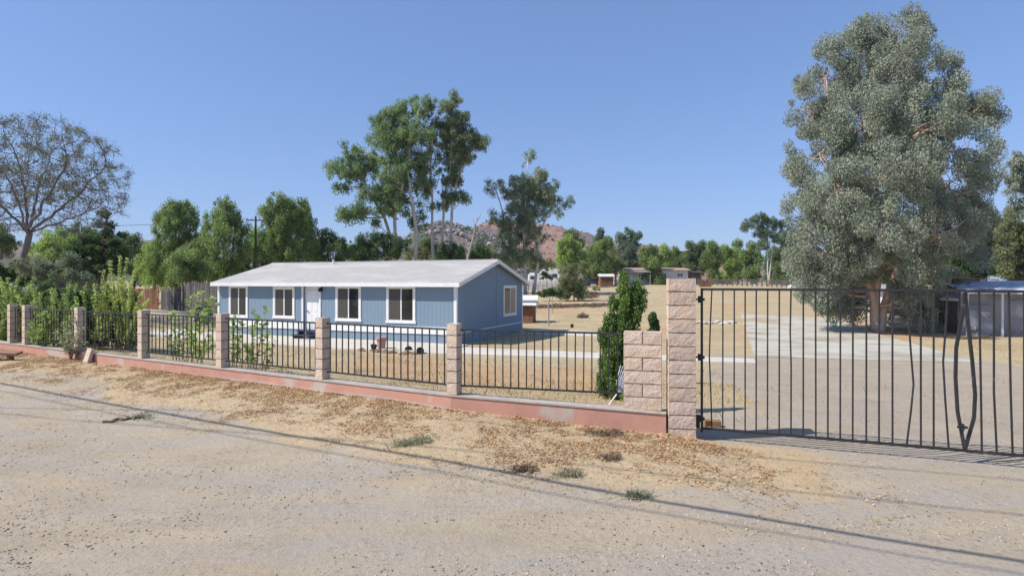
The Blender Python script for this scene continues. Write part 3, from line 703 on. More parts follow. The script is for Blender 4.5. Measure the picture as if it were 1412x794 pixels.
def window(u0_, u1_, z0, z1, face='front', kind='slider', label=None):
    """casing, frame, two panes; local frame of the house"""
    T = .11
    def bx(m, a, b, d0, d1, za, zb):
        if face == 'front': m.box(a, b, -d1, -d0, za, zb)
        else: m.box(d0, d1, a, b, za, zb)
    m = MB()
    bx(m, u0_, u0_ + T, .0, .035, z0 + T, z1 - T); bx(m, u1_ - T, u1_, .0, .035, z0 + T, z1 - T)
    bx(m, u0_ - .03, u1_ + .03, .0, .045, z0, z0 + T); bx(m, u0_, u1_, .0, .038, z1 - T, z1)
    fr = m.build('window', 'white_paint', house)
    if label: fr['label'] = label
    i0, i1, j0, j1 = u0_ + T, u1_ - T, z0 + T, z1 - T; mid = (i0 + i1) / 2 + .02
    m = MB()
    for a, b, c, d in ((i0, i1, j0, j0 + .035), (i0, i1, j1 - .035, j1), (i0, i0 + .03, j0 + .035, j1 - .035), (i1 - .03, i1, j0 + .035, j1 - .035), (mid - .03, mid + .03, j0 + .035, j1 - .035)):
        bx(m, a, b, .004, .022, c, d)
    m.build('sash_frame', 'white_paint', fr)
    m = MB(); bx(m, i0 + .03, mid - .03, .002, .012, j0 + .035, j1 - .035); m.build('insect_screen' if face == 'front' else 'pane', 'screen' if face == 'front' else 'glass_dark', fr)
    m = MB(); bx(m, mid + .03, i1 - .03, .002, .008, j0 + .035, j1 - .035); m.build('pane' if face == 'front' else 'curtain', 'glass_dark' if face == 'front' else 'curtain', fr)
window(uf(316), uf(342), .9, 2.58); window(uf(377), uf(406.5), .93, 2.52); window(uf(463), uf(498), .89, 2.58); window(uf(533), uf(573), .88, 2.58)
window(vg(694), vg(711.5), .95, 2.56, 'gable', label='narrow gable window with a peach curtain in its right half')
x = uf(443.5)
m = MB(); m.box(x - .05, x + .05, -.02, -.0, 2.3, 2.5); m.prism([(x - .07, -.04, 2.28), (x + .07, -.04, 2.28), (x + .045, -.04, 2.45), (x - .045, -.04, 2.45)], (0, -.14, 0)); m.box(x - .02, x + .02, -.12, -.02, 2.45, 2.48); m.build('porch_lamp', 'metal_black', house)
st = thing('entry_steps', hw((DU0 + DU1) / 2 + .1, -.02, .03), 'small dark blue wooden steps under the white entry door', 'steps', None, HRZ)
m = MB(); m.box(-.55, .6, -.5, -.06, .36, .42); m.box(-.55, .6, -.85, -.5, .16, .21); m.build('tread', 'step_blue', st)
m = MB()
for x in (-.5, .5): m.box(x, x + .05, -.5, -.08, 0, .36); m.box(x, x + .05, -.82, -.5, 0, .16)
m.build('stringer', 'step_blue', st)

# planting bed by the walk, with pots
bp = hit(537, 486); bed = thing('planting_bed', bp, 'low brown soil bed edged against the concrete walk', 'planting bed', None, HRZ)
m = MB()
for i in range(26):
    x = random.uniform(-1.5, 1.3); m.rock((x, random.uniform(-.25, .25), .0), random.uniform(.12, .26), .45, random.random())
m.build('soil', 'soil', bed)
def pot(px, py, h, r, mat, label, cat='pot', tilt=0):
    g = hit(px, py); m = MB(); m.tube([(0, 0, 0), (0, 0, h * .8), (0, 0, h * .82), (0, 0, h), (0, 0, h * .98), (0, 0, h * .5)], [r * .7, r * .95, r * 1.12, r * 1.12, r * .9, r * .8], 14)
    o = m.build('plant_pot', mat, None, (0, 0, 0), smooth=False); o.location = g + Vector((0, 0, .02)); o.rotation_euler = (tilt, tilt * .6, 0); tag(o, label, cat)
    return o
pot(526, 482, .48, .2, 'terracotta', 'round pinkish clay pot standing behind the soil bed')
pot(515, 483, .2, .12, 'plastic_black', 'small black nursery pot on the soil bed nearest the entry door', tilt=.3)
pot(563, 484, .17, .14, 'plastic_black', 'black nursery pot lying on the middle of the soil bed', tilt=1.2)
pot(578, 487.5, .22, .13, 'plastic_black', 'black nursery pot tipped over at the gable end of the soil bed', tilt=.9)

# shed and poles behind the house
s0 = gp(731, 38.5); sh = thing('small_shed', s0, 'small brown wooden shed with white roof behind the house', 'shed', None, R(-12))
sx = (736 - 716) / F * 38.5
m = MB(); m.box(-1.2, .28, -.6, .6, 0, 1.15); m.build('wall', 'wood_brown', sh)
m = MB(); m.prism([(-1.4, -.8, 1.45), (-1.4, .8, 1.2), (-1.4, .8, 1.27), (-1.4, -.8, 1.55)], (1.9, 0, 0)); m.prism([(-1.4, -.9, 1.15), (-1.4, 0, 1.75), (-1.4, 0, 1.8), (-1.4, -.9, 1.2)], (1.95, 0, 0)); m.build('roof', 'white_paint', sh)
for i, (px, d, h, r_, lab) in enumerate([(756.5, 36, 1.45, .045, 'upright grey metal post standing alone behind the gable end'), (761.5, 46, 1.3, .03, 'thin fence stake in the dry field just right of the grey post'), (740, 46, 1.2, .03, 'thin fence stake in the dry field beside the brown shed')]):
    g = gp(px, d); m = MB(); m.tube([(0, 0, -.1), (0, 0, h)], r_, 8); m.tube([(0, 0, h), (0, 0, h + .04)], r_ * 1.2, 8); o = m.build('metal_post', 'wall_grey'); o.location = g; tag(o, lab, 'post', 'posts in the field')
def logobj(px, py, L, r_, label, mat='bark_brown', rz=.1, name='log'):
    g = hit(px, py); m = MB(); n = 7
    m.tube([(-L / 2 + L * i / n, random.gauss(0, .03), r_ * .7 + random.gauss(0, .02)) for i in range(n + 1)], [r_ * random.uniform(.75, 1.1) for _ in range(n + 1)], 10)
    for _ in range(3):
        x = random.uniform(-.4, .4) * L; m.tube([(x, 0, r_), (x + random.uniform(-.3, .3), random.uniform(-.3, .3), r_ + .25)], [.05, .02], 5)
    o = m.build(name, mat, None, None, smooth=True); o.location = g; o.rotation_euler.z = rz; return tag(o, label, 'log')
logobj(804, 438.5, .75, .17, 'short dark log lying in the dry field behind the cypress')
# wood blocks at the foot of the gate, plank, rake, leaning block
for i, (px, py, s, rz, lab) in enumerate([(977, 589, .13, .2, 'small brown wood block on the ground nearest the gate hinge'), (990, 590, .15, -.15, 'small brown wood block on the ground under the second gate bar')]):
    g = hit(px, py); m = MB(); m.box(-s / 2, s / 2, -.07, .07, 0, .1); o = m.build('wood_block', 'wood_block', None, None, bevel=.006); o.location = g + Vector((0, .1, 0)); o.rotation_euler.z = rz; tag(o, lab, 'wood block', 'wood blocks chocking the gate')
g = hit(8, 497); m = MB(); m.box(-1.3, .42, -.11, .11, .06, .13); o = m.build('wood_plank', 'wood_plank', None, None, bevel=.008); o.location = g + Vector((0, 0, .12)); o.rotation_euler = (R(12), R(2), R(-4)); tag(o, 'weathered brown wood plank resting by the curb wall', 'plank')
m = MB(); m.box(-.5, -.44, -.08, .08, -.14, .06); m.box(.1, .16, -.08, .08, -.14, .06); q = m.build('support', 'wood_plank', o)
g = hit(119, 500); m = MB(); split_block(m, Vector((0, 0, 0)), Vector((1, 0, 0)), .22, .1, 0, .4, .6); o = m.build('leaning_block', 'block'); o.location = g + Vector((0, .0, -.02)); o.rotation_euler = (R(-14), R(6), R(-28)); tag(o, 'pinkish block leaning against the curb wall under the bushes', 'block')
# leaf rake
hd = P(858, 533, 9.5); ft = P(836, 563, 9.42); dr_ = (hd - ft).normalized(); ft.z = max(ft.z, .3)
rk = thing('leaf_rake', ft, 'white plastic leaf rake leaning head-up beside the block pier', 'rake')
m = MB(); m.tube([ft - dr_ * .25, hd - dr_ * .12], .012, 8); m.build('handle', 'plastic_white', rk, ft)
m = MB(); sdv = dr_.cross(Vector((0, -1, 0))).normalized()
base = hd - dr_ * .14
for i in range(13):
    t = (i - 6) / 6; e = base + dr_ * (.46 - .06 * abs(t)) + sdv * t * .23; mdl = base + dr_ * .16 + sdv * t * .13
    m.beam(base, mdl, .02, .006); m.beam(mdl, e, .027, .006)
for q in (.14, .24, .33): m.beam(base + dr_ * q - sdv * .2 * q / .34, base + dr_ * q + sdv * .2 * q / .34, .02, .012)
m.build('rake_head', 'plastic_white', rk, ft)

# ------------------------------------------------------------------ weathered wood fence, walls and houses on the far side
def pal_fence(name, label, A, B, h, mat, jag=.25, w=.16, gap=.012, prof=None, group=None):
    A = Vector(A); B = Vector(B); d = B - A; L = math.hypot(d.x, d.y); m = MB(); n = int(L / w); u = Vector((d.x / L, d.y / L, 0)); nn = Vector((-u.y, u.x, 0))
    root = thing(name, (A.x, A.y, zg(A.x, A.y)), label, 'fence', group)
    for i in range(n):
        p = A + u * (i * w); z = zg(p.x, p.y); hh = h * (prof((i + .5) / n) if prof else 1) + random.uniform(-jag, jag) * .5; tl = random.gauss(0, .02)
        a = p + nn * random.uniform(-.02, .02); b = a + u * (w - gap)
        m.prism([Vector((a.x, a.y, z - .1)), Vector((b.x, b.y, z - .1)), Vector((b.x, b.y, z + hh)) + u * tl, Vector((a.x, a.y, z + hh + random.uniform(-.04, .04))) + u * tl], nn * .02, random.random())
    m.build('boards', mat, root, root.location)
    m = MB()
    for q in (.25, .8):
        m.beam(A + Vector((0, 0, zg(A.x, A.y) + h * q)) + nn * .06, B + Vector((0, 0, zg(B.x, B.y) + h * q)) + nn * .06, .04, .09)
    m.build('rail', mat, root, root.location)
    return root
a = gp(222, 47); b = gp(300, 43)
pal_fence('wood_fence', 'tall weathered grey board fence, ragged topped, behind the house\'s far end', a, b, 2.15, 'wood_grey', .22, .15, prof=lambda t: .78 + .3 * sstep(.25, .5, t))
a = gp(165, 50); b = gp(219, 48)
pal_fence('wood_fence', 'lower reddish brown board fence beside the grey board fence', a, b, 1.75, 'wood_brown', .1, .16)
a = gp(268, 36); b = gp(292, 35)
pal_fence('wood_screen', 'small brown board screen in front of the grey board fence', a, b, 1.15, 'wood_grey', .05, .2)
a = gp(192, 40); b = gp(292, 38); lw_ = thing('low_wall', a, 'low pale tan wall in front of the weathered grey board fence', 'wall')
m = MB(); m.beam(a + Vector((0, 0, .1)), b + Vector((0, 0, .1)), .25, .62); m.build('wall_body', 'concrete_white', lw_, a)
m = MB(); m.beam(a + Vector((0, 0, .43)), b + Vector((0, 0, .43)), .32, .05); m.build('coping', 'concrete_white', lw_, a)
def building(name, label, px0, px1, D, h, dpt, wall, roof, rise=.5, rz=0, over=.4, wins=(), flat=False, cat='house', zoff=0, D1=None):
    g0 = gp(px0, D); g1 = gp(px1, D1 or D); L = (g1 - g0).length; ang = math.atan2(g1.y - g0.y, g1.x - g0.x); z = min(g0.z, g1.z) + zoff
    o = thing(name, (g0.x, g0.y, z), label, cat, None, ang)
    m = MB(); 
    m.box(0, L, 0, dpt, -.4, h)
    for x in (0, L):
        m.poly([Vector((x, 0, h)), Vector((x, dpt, h)), Vector((x, dpt / 2, h + rise))])
    m.build('wall', wall, o)
    m = MB()
    for s in (0, 1):
        ve = -over if s == 0 else dpt + over; zs = h - rise * over / (dpt / 2)
        m.prism([Vector((-over, ve, zs + .02)), Vector((-over, dpt / 2, h + rise + .02)), Vector((-over, dpt / 2, h + rise + .16)), Vector((-over, ve, zs + .16))], (L + 2 * over, 0, 0))
    m.build('roof', roof, o)
    for (wx0, wx1, z0, z1, kind) in wins:
        a = wx0 * L; b = wx1 * L; m = MB(); m.box(a, b, -.03, -.004, z0, z1); f = m.build(kind if kind != 'w' else 'window', 'white_paint' if kind == 'w' else ('door_white' if kind == 'door' else 'wood_brown'), o)
        if kind == 'w': m = MB(); md = (a + b) / 2; m.box(a + .08, md - .04, -.036, -.032, z0 + .08, z1 - .08); m.box(md + .04, b - .08, -.036, -.032, z0 + .08, z1 - .08); m.build('pane', 'glass_dark', f)
    return o
lb = building('long_bungalow', 'long low pale bungalow with brownish roof beyond the dry field', 862, 949, 112, 2.75, 7, 'wall_pale', 'roof_brown', .45, wins=((.56, .66, 1.1, 2.2, 'w'), (.82, .92, 1.5, 2.2, 'w'), (.05, .12, 0, 2.0, 'door'), (.2, .3, .9, 2.1, 'w')))
m = MB(); m.box(.3, 4.6, -1.6, -1.48, 2.3, 2.4)
for x in (.4, 2.2, 4.4): m.box(x, x + .12, -1.6, -1.48, -.3, 2.3)
m.prism([(.2, -1.7, 2.4), (.2, 0, 2.62), (.2, 0, 2.7), (.2, -1.7, 2.48)], (4.5, 0, 0)); m.build('porch', 'wall_grey', lb)
building('brown_outbuilding', 'dark brown outbuilding standing at the end of the long pale bungalow', 950, 966, 113, 2.4, 5, 'roof_dark', 'roof_dark', .3, cat='shed')
sb = building('field_shed', 'squat brown board shed with pale roof beyond the dry field', 828, 845.5, 104, 1.75, 3, 'wood_brown', 'wall_white', .35, over=.25, cat='shed', wins=((.15, .45, .1, 1.5, 'door_panel'), (.6, .9, .5, 1.3, 'door_panel')))
g = gp(851, 106); m = MB(); m.tube([(0, 0, 0), (0, 0, 1.15), (0, 0, 1.35), (0, 0, 1.42)], [.5, .5, .3, .1], 16); o = m.build('water_tank', 'wall_white', None, None, smooth=True); o.location = g; tag(o, 'small white water tank between the brown shed and the bungalow', 'tank')
# house far left behind the bare tree
building('left_house', 'grey stucco house with dark eaves behind the big bare tree', -110, 54, 42, 2.9, 8, 'wall_grey', 'roof_dark', .7, over=.6, wins=((.5, .62, 1.2, 2.3, 'w'), (.8, .9, 0, 2.1, 'door')), D1=46, zoff=.55)
building('left_garage', 'pale garage wall half hidden by the dark conifer', 66, 122, 47, 1.9, 5, 'wall_grey', 'roof_dark', .4, over=.3, cat='garage', D1=48, wins=((.25, .75, .1, 1.6, 'w'),))
g = gp(120, 52); m = MB(); m.box(-1.3, 1.6, 0, .25, -.3, 3.1); o = m.build('brick_wall', 'brick_red'); o.location = g; tag(o, 'patch of red brick wall glimpsed under the dark conifer', 'wall')
# travel trailer
D = 98; g0 = gp(728, D); rv = thing('travel_trailer', g0, 'white travel trailer with raised nose parked beyond the field', 'trailer')
s = D / F
m = MB(); body = [(0, .7), (5.6 * .96, .7), (5.4, 3.35), (3.1, 3.45), (2.4, 3.1), (2.0, 2.55), (.1, 2.45)]
m.prism([(x, 0, z) for x, z in body], (0, 2.4, 0)); m.build('body', 'rv_white', rv, bevel=.06)
for x0, x1, z0, z1 in ((.4, 1.1, 1.6, 2.1), (2.7, 3.2, 2.3, 2.8), (4.1, 4.9, 1.9, 2.5)):
    m = MB(); m.box(x0, x1, -.03, -.004, z0, z1); m.build('window', 'glass_dark', rv)
for x in (3.4, 4.2): m = MB(); m.tube([(x, -.05, .38), (x, .2, .38)], .37, 16); m.build('wheel', 'rubber', rv)
m = MB(); m.box(.3, 1.1, .6, 1.3, 2.46, 2.68); m.box(3.6, 4.4, .8, 1.6, 3.4, 3.62); m.build('roof_unit', 'rv_white', rv)
g = gp(724, 92); g1 = gp(771, 92); wl = thing('white_panel_wall', g, 'low white panel wall in front of the travel trailer', 'wall'); m = MB(); L = (g1 - g).length
for i in range(9): m.box(L * i / 9 + .02, L * (i + 1) / 9 - .02, 0, .06, -.2, 1.32 + random.uniform(-.03, .03))
m.build('panels', 'wall_white', wl)
m = MB()
for i in range(10): m.box(L * i / 9 - .04, L * i / 9 + .04, .07, .13, -.2, 1.5)
m.build('posts', 'wall_grey', wl)
# wire fence with posts in front of it
g = gp(722, 78); g1 = gp(775, 78); wf = thing('wire_fence', g, 'thin wire fence on posts across the field before the trailer', 'fence'); L = (g1 - g).length; m = MB()
for i in range(9): m.tube([(L * i / 8, 0, -.1), (L * i / 8, 0, 1.35)], .035, 6)
m.build('posts', 'wall_grey', wf); m = MB()
for z in (.3, .7, 1.1, 1.3): m.tube([(0, 0, z), (L, 0, z)], .012, 4)
m.build('wires', 'wall_grey', wf)
# blue car
def car(px, D, label):
    g = gp(px, D); o = thing('parked_car', g, label, 'car', None, R(8)); m = MB()
    side = [(0, .35), (4.2, .35), (4.25, .75), (3.9, .95), (3.0, 1.02), (2.5, 1.42), (1.2, 1.45), (.5, 1.0), (.05, .9)]
    m.prism([(x, 0, z) for x, z in side], (0, 1.7, 0)); m.build('body', 'car_blue', o, bevel=.05)
    m = MB(); m.prism([(.7, -.01, 1.02), (2.75, -.01, 1.04), (2.42, -.01, 1.36), (1.25, -.01, 1.38)], (0, .02, 0)); m.build('window', 'glass_dark', o)
    m = MB(); m.prism([(2.56, .1, 1.4), (3.02, .1, 1.04), (3.04, .1, 1.05), (2.58, .1, 1.42)], (0, 1.5, 0)); m.build('windshield', 'glass_dark', o)
    for x in (.85, 3.3):
        for y in (-.03, 1.53): m = MB(); m.tube([(x, y, .32), (x, y + .2, .32)], .32, 16); m.build('wheel', 'rubber', o)
    return o
car(806, 107, 'blue car parked between the bushy tree and the brown shed')
# far rail fence
def rail_fence(label, px0, px1, D0, D1, h, n, mat):
    a = gp(px0, D0); b = gp(px1, D1); o = thing('rail_fence', a, label, 'fence'); P_ = [gp(lerp(px0, px1, i / n), lerp(D0, D1, i / n)) for i in range(n + 1)]
    m = MB()
    for p in P_: m.beam(p - Vector((0, 0, .2)), p + Vector((0, 0, h * random.uniform(.95, 1.1))), .16, .16)
    m.build('posts', mat, o, a); m = MB()
    for q in (.35, .65, .93):
        for p, r_ in zip(P_, P_[1:]): m.beam(p + Vector((0, -.08, h * q)), r_ + Vector((0, -.08, h * q + random.gauss(0, .03))), .05, .14)
    m.build('rails', mat, o, a)
rail_fence('grey weathered rail fence along the far edge of the dry lot', 962, 1112, 104, 92, 1.15, 22, 'wood_grey')
a = gp(964, 98); b = gp(983, 98); pal_fence('board_panel', 'rust brown board panel standing before the far rail fence', a, b, 1.1, 'wood_brown', .1, .3)
# sheds to the right of the big eucalyptus
g = gp(1216, 41); g1 = gp(1249, 41); ws = building('white_shed', 'white shed wall glimpsed behind the big eucalyptus trunk', 1217, 1262, 40, 1.85, 3, 'wall_white', 'wall_grey', .3, cat='shed')
ts = thing('tarp_shed', gp(1332, 29) + Vector((0, 0, .3)), 'grey panel shed under a sloping blue tarp roof', 'shed', None, R(-24)); 
m = MB(); m.box(0, 5.2, .9, 3.6, -.5, 2.02); m.build('wall', 'panel_grey', ts)
m = MB(); m.prism([(-.15, .25, 1.98), (-.15, 3.9, 2.45), (-.15, 3.9, 2.5), (-.15, .25, 2.03)], (5.8, 0, 0)); m.build('roof', 'tarp_blue', ts)
m = MB()
for x in (.1, 1.5, 3.1, 4.8): m.box(x, x + .09, .3, .39, -.5, 1.95)
m.box(-.1, 5.6, .28, .36, 1.86, 1.95); m.build('porch_post', 'wall_white', ts)
m = MB(); m.prism([(.3, .82, 0), (1.3, .82, 0), (1.3, .82, 1.25), (.3, .82, 1.3)], (0, .03, 0)); m.prism([(2.0, .82, 0), (2.9, .82, 0), (2.9, .82, 1.6), (2.0, .82, 1.5)], (0, .03, 0)); m.build('side_panel', 'panel_grey', ts)
m = MB(); m.beam((-.6, 1.2, 2.72), (1.6, 1.0, 2.55), .1, .06); m.beam((-.9, 2.2, 2.62), (1.2, 2.4, 2.8), .09, .06); m.beam((.2, .9, 2.44), (.3, 3.4, 2.72), .08, .06); m.build('loose_board', 'wood_plank', ts)
dk = building('dark_lean_to', 'dark low lean-to beside the tarp shed under the eucalyptus', 1302, 1330, 31, 1.7, 2.6, 'roof_dark', 'wall_white', .25, over=.15, cat='shed', D1=30)
# white rocks in a row
for i in range(11):
    px = 960 + i * 5.1 + random.uniform(-1, 1); g = hit(px, 446 + random.uniform(-1.5, 2)); m = MB(); m.rock((0, 0, 0), random.uniform(.14, .3), .6); o = m.build('field_rock', 'rock_white'); o.location = g + Vector((0, 0, .05)); tag(o, 'whitish rock in the line of rocks crossing the dry lot', 'rock', 'line of whitish rocks on the dry lot')
for i in range(6):
    px = 1091 + i * 3.4; g = gp(px, 88 + random.uniform(-2, 2)); m = MB(); m.rock((0, 0, .2), random.uniform(.3, .65), .9); o = m.build('boulder', 'rock_white'); o.location = g; tag(o, 'whitish boulder heaped at the far end of the rail fence', 'boulder', 'heap of whitish boulders by the rail fence')

# ------------------------------------------------------------------ utility pole and wires
g = gp(352.5, 62); up = thing('utility_pole', g, 'tall wooden utility pole with a crossarm among the pepper trees', 'utility pole')
top = P(352.5, 298, 62).z - g.z
m = MB(); m.tube([(0, 0, -.2), (0, 0, top)], [.16, .1], 10); m.build('pole', 'pole_wood', up)
m = MB(); m.box(-1.0, 1.0, -.06, .06, top - .5, top - .38); m.build('crossarm', 'pole_wood', up)
for x in (-.9, -.4, .4, .9): m = MB(); m.tube([(x, 0, top - .38), (x, 0, top - .22)], [.05, .03], 8); m.build('insulator', 'wall_grey', up)
def wire(name, pts, r_, label, group='overhead wires'):
    m = MB(); m.tube(pts, r_, 6); o = m.build(name, 'cable', None, None, smooth=True); return tag(o, label, 'wire', group)
a = g + Vector((-.9, 0, top - .25)); b = P(-120, 296, 85)
wire('power_line', [a.lerp(b, t / 10) - Vector((0, 0, 1.2 * 4 * (t / 10) * (1 - t / 10))) for t in range(11)], .022, 'thin wire running off the utility pole toward the bare tree')
def shadow_wire(gpts, h0, h1, r_, label, ext=30):
    hz = Vector((AZ.x, AZ.y, 0)); k = 1 / math.tan(EL); G = [hit(*p) for p in gpts]; n = len(G); out = []
    for i, q in enumerate(G):
        h = lerp(h0, h1, i / (n - 1)); out.append(q + hz * h * k + Vector((0, 0, h)))
    a = out[0] + (out[0] - out[1]).normalized() * ext; b = out[-1] + (out[-1] - out[-2]).normalized() * ext; a.z = out[0].z + ext * .05; b.z = out[-1].z + ext * .05
    # smooth fit through the points
    P_ = [a] + out + [b]; X = np.array([tuple(p) for p in P_]); s = np.cumsum([0] + [float(np.linalg.norm(X[i + 1] - X[i])) for i in range(len(X) - 1)])
    cf = [np.polyfit(s, X[:, j], 3 if len(X) > 5 else 2) for j in range(3)]; S = np.linspace(0, s[-1], 60)
    wire('overhead_wire', [Vector((np.polyval(cf[0], q), np.polyval(cf[1], q), np.polyval(cf[2], q))) for q in S], r_, label)
shadow_wire([(2, 524), (180, 563), (400, 605), (606, 647), (773, 673), (960, 699), (1180, 729), (1411, 764)], 6.2, 5.6, .028, 'thick black cable overhead that casts the darkest line on the road')
shadow_wire([(300, 593), (560, 648), (773, 686), (960, 716), (1180, 752), (1400, 788)], 7.0, 6.6, .011, 'thin overhead wire casting a faint line below the darkest one')
shadow_wire([(960, 660), (1040, 670), (1120, 680), (1270, 695), (1411, 711)], 8.2, 8.0, .014, 'thin overhead wire casting the middle line before the gate')
shadow_wire([(980, 622), (1060, 630), (1160, 640), (1280, 650), (1411, 663)], 8.8, 8.6, .013, 'thin overhead wire casting the line nearest the gate')

# ------------------------------------------------------------------ big trees
BE = [(1226, 50, 48, 34, 1), (1179, 72, 40, 40, 1), (1136, 108, 38, 42, 0), (1110, 146, 32, 40, 0), (1248, 100, 50, 45, -1), (1296, 108, 36, 34, 1), (1332, 152, 36, 35, 0),
      (1357, 166, 20, 26, 0), (1345, 204, 34, 32, -1), (1274, 172, 52, 46, -2.5), (1195, 170, 55, 50, -2), (1126, 212, 44, 45, -1), (1101, 255, 23, 42, 0), (1152, 270, 48, 48, -2.5),
      (1235, 240, 58, 50, -3.5), (1314, 250, 46, 40, -2), (1352, 262, 20, 22, 0), (1140, 335, 50, 44, -1.5), (1215, 318, 56, 44, -3.5), (1302, 322, 46, 42, -2.5), (1330, 300, 34, 30, 1), (1148, 375, 42, 32, -1),
      (1235, 368, 34, 24, -2), (1130, 402, 22, 20, 0), (1176, 396, 20, 28, .5), (1266, 392, 34, 38, -1.5), (1300, 412, 26, 44, 0), (1200, 120, 45, 45, 2), (1240, 200, 60, 60, 2.5), (1180, 290, 50, 50, 2), (1280, 300, 50, 50, 2.5),
      (1163, 412, 22, 18, 2), (1250, 425, 20, 22, 1), (1268, 430, 20, 20, -1), (1310, 424, 16, 26, 1), (1120, 420, 16, 12, 0), (1090, 300, 14, 36, 0), (1098, 350, 16, 34, .5), (1106, 392, 14, 24, 0), (1330, 420, 16, 30, 0), (1350, 340, 22, 22, 1), (1296, 430, 18, 26, -1), (1150, 420, 14, 14, 0), (1172, 422, 16, 18, .5), (1240, 414, 15, 26, -1.5), (1122, 380, 26, 34, -1)]
BE = [(1226 + (q[0] - 1226) * .965, q[1], q[2] * .97, q[3]) + tuple(q[4:]) for q in BE]
tree('big_eucalyptus', 'huge grey green eucalyptus with pinkish trunk beside the driveway pad', 32, BE,
     [[(1209, 458), (1207, 420), (1210, 385), (1222, 300), (1228, 200), (1228, 90)], [(1209, 457), (1204, 410), (1192, 375), (1165, 300), (1140, 180)], [(1211, 457), (1226, 400), (1270, 300), (1318, 180)]],
     .29, 'leaf_grey', 'bark_pale', .12, 420000, .55, 1.0, asp=.42, hang=.5, inner=.72, core=2.6, stretch=1.2)
EA = [(528, 175, 20, 26, 1), (551, 153, 22, 18), (580, 146, 22, 18, 1), (577, 176, 26, 20, -2), (551, 195, 22, 20, 0), (485, 211, 20, 16, 0), (469, 234, 22, 18, 0), (495, 233, 18, 16, 1), (476, 256, 14, 10, 0),
      (518, 216, 18, 18, 1), (538, 247, 24, 20, -2), (516, 267, 22, 15, -1), (479, 298, 20, 12, 0), (505, 291, 18, 14, -1), (544, 287, 26, 17, 0), (561, 256, 20, 20, 2), (567, 224, 24, 20, 1), (518, 307, 14, 8, 0), (575, 303, 18, 14, 2), (548, 220, 42, 50, 1), (560, 180, 40, 38, 1), (535, 270, 40, 30, 1), (585, 240, 22, 50, 2), (492, 232, 34, 24, 1)]
tree('tall_eucalyptus', 'tall green eucalyptus with pale forked stems rising behind the roof', 70, EA,
     [[(545, 362), (544, 300), (556, 250), (548, 200), (532, 172)], [(572, 362), (572, 300), (562, 240), (566, 190), (578, 150)], [(556, 362, 1), (530, 300, 1), (500, 250, 1), (480, 235, 1)]],
     .27, 'leaf_euc_green', 'bark_white', .24, 88000, .75, .95, hang=.35, inner=.2, core=1.3, group='tall eucalyptus trees behind the house')
EB = [(603, 153, 20, 20), (623, 143, 13, 15), (632, 163, 17, 13), (630, 190, 20, 20), (662, 198, 15, 15), (649, 188, 13, 11), (630, 220, 18, 20), (623, 250, 15, 22), (614, 274, 15, 15), (637, 276, 8, 11), (594, 196, 14, 18, 2), (592, 260, 8, 12, 1), (622, 190, 30, 44, 1), (622, 245, 20, 34, 1), (645, 205, 22, 20, 1)]
tree('tall_eucalyptus', 'tall brownish eucalyptus with two thin straight stems behind the roof', 72, EB,
     [[(600, 362), (596, 290), (594, 220), (600, 160)], [(607, 360), (612, 290), (622, 220), (626, 155)], [(612, 300, 0), (630, 250), (650, 205), (664, 195)]],
     .22, 'leaf_euc_brown', 'bark_white', .24, 50000, .7, .95, hang=.4, inner=.2, core=1.3, group='tall eucalyptus trees behind the house')
EC = [(728, 219, 11, 12), (747, 242, 11, 14), (715, 249, 16, 13), (690, 252, 8, 13), (677, 262, 8, 13), (734, 262, 22, 18), (760, 266, 14, 16), (783, 277, 10, 11), (767, 291, 12, 11), (705, 279, 19, 18), (731, 289, 23, 19),
      (683, 300, 12, 11), (701, 308, 19, 20), (726, 314, 21, 18), (745, 328, 8, 7), (697, 340, 18, 19), (715, 354, 24, 18), (735, 354, 14, 14), (728, 270, 34, 40, 1), (715, 320, 32, 36, 1), (750, 268, 24, 26, 1)]
tree('slender_eucalyptus', 'grey green slender eucalyptus standing before the red brown hill', 75, EC,
     [[(725, 375), (722, 320), (726, 270), (728, 222)], [(735, 375), (745, 320), (762, 280)], [(715, 375, 1), (700, 320, 1), (684, 262, 1)]],
     .22, 'leaf_euc', 'bark_white', .22, 62000, .6, .95, hang=.4, inner=.2, core=1.3)

# dead trunk
g = gp(684 - 36, 58); dt = thing('dead_tree', g, 'bare dead white branch standing up behind the roof ridge', 'dead tree')
m = MB(); D = 58
pp = [P(648, 372, D), P(645, 355, D), P(652, 330, D), P(658, 300, D)]; pp[0] = g
m.tube(pp, [.16, .13, .09, .03], 7)
for a_, b_ in (((645, 355), (640, 340)), ((652, 330), (662, 318)), ((656, 315), (651, 300)), ((655, 322), (640, 305)), ((650, 345), (637, 330)), ((657, 305), (664, 292))): m.tube(bend(P(*a_, D), P(*b_, D), 4, .15), [.06, .05, .035, .02, .01], 5)
m.build('trunk', 'bark_dead', dt, g, smooth=True)

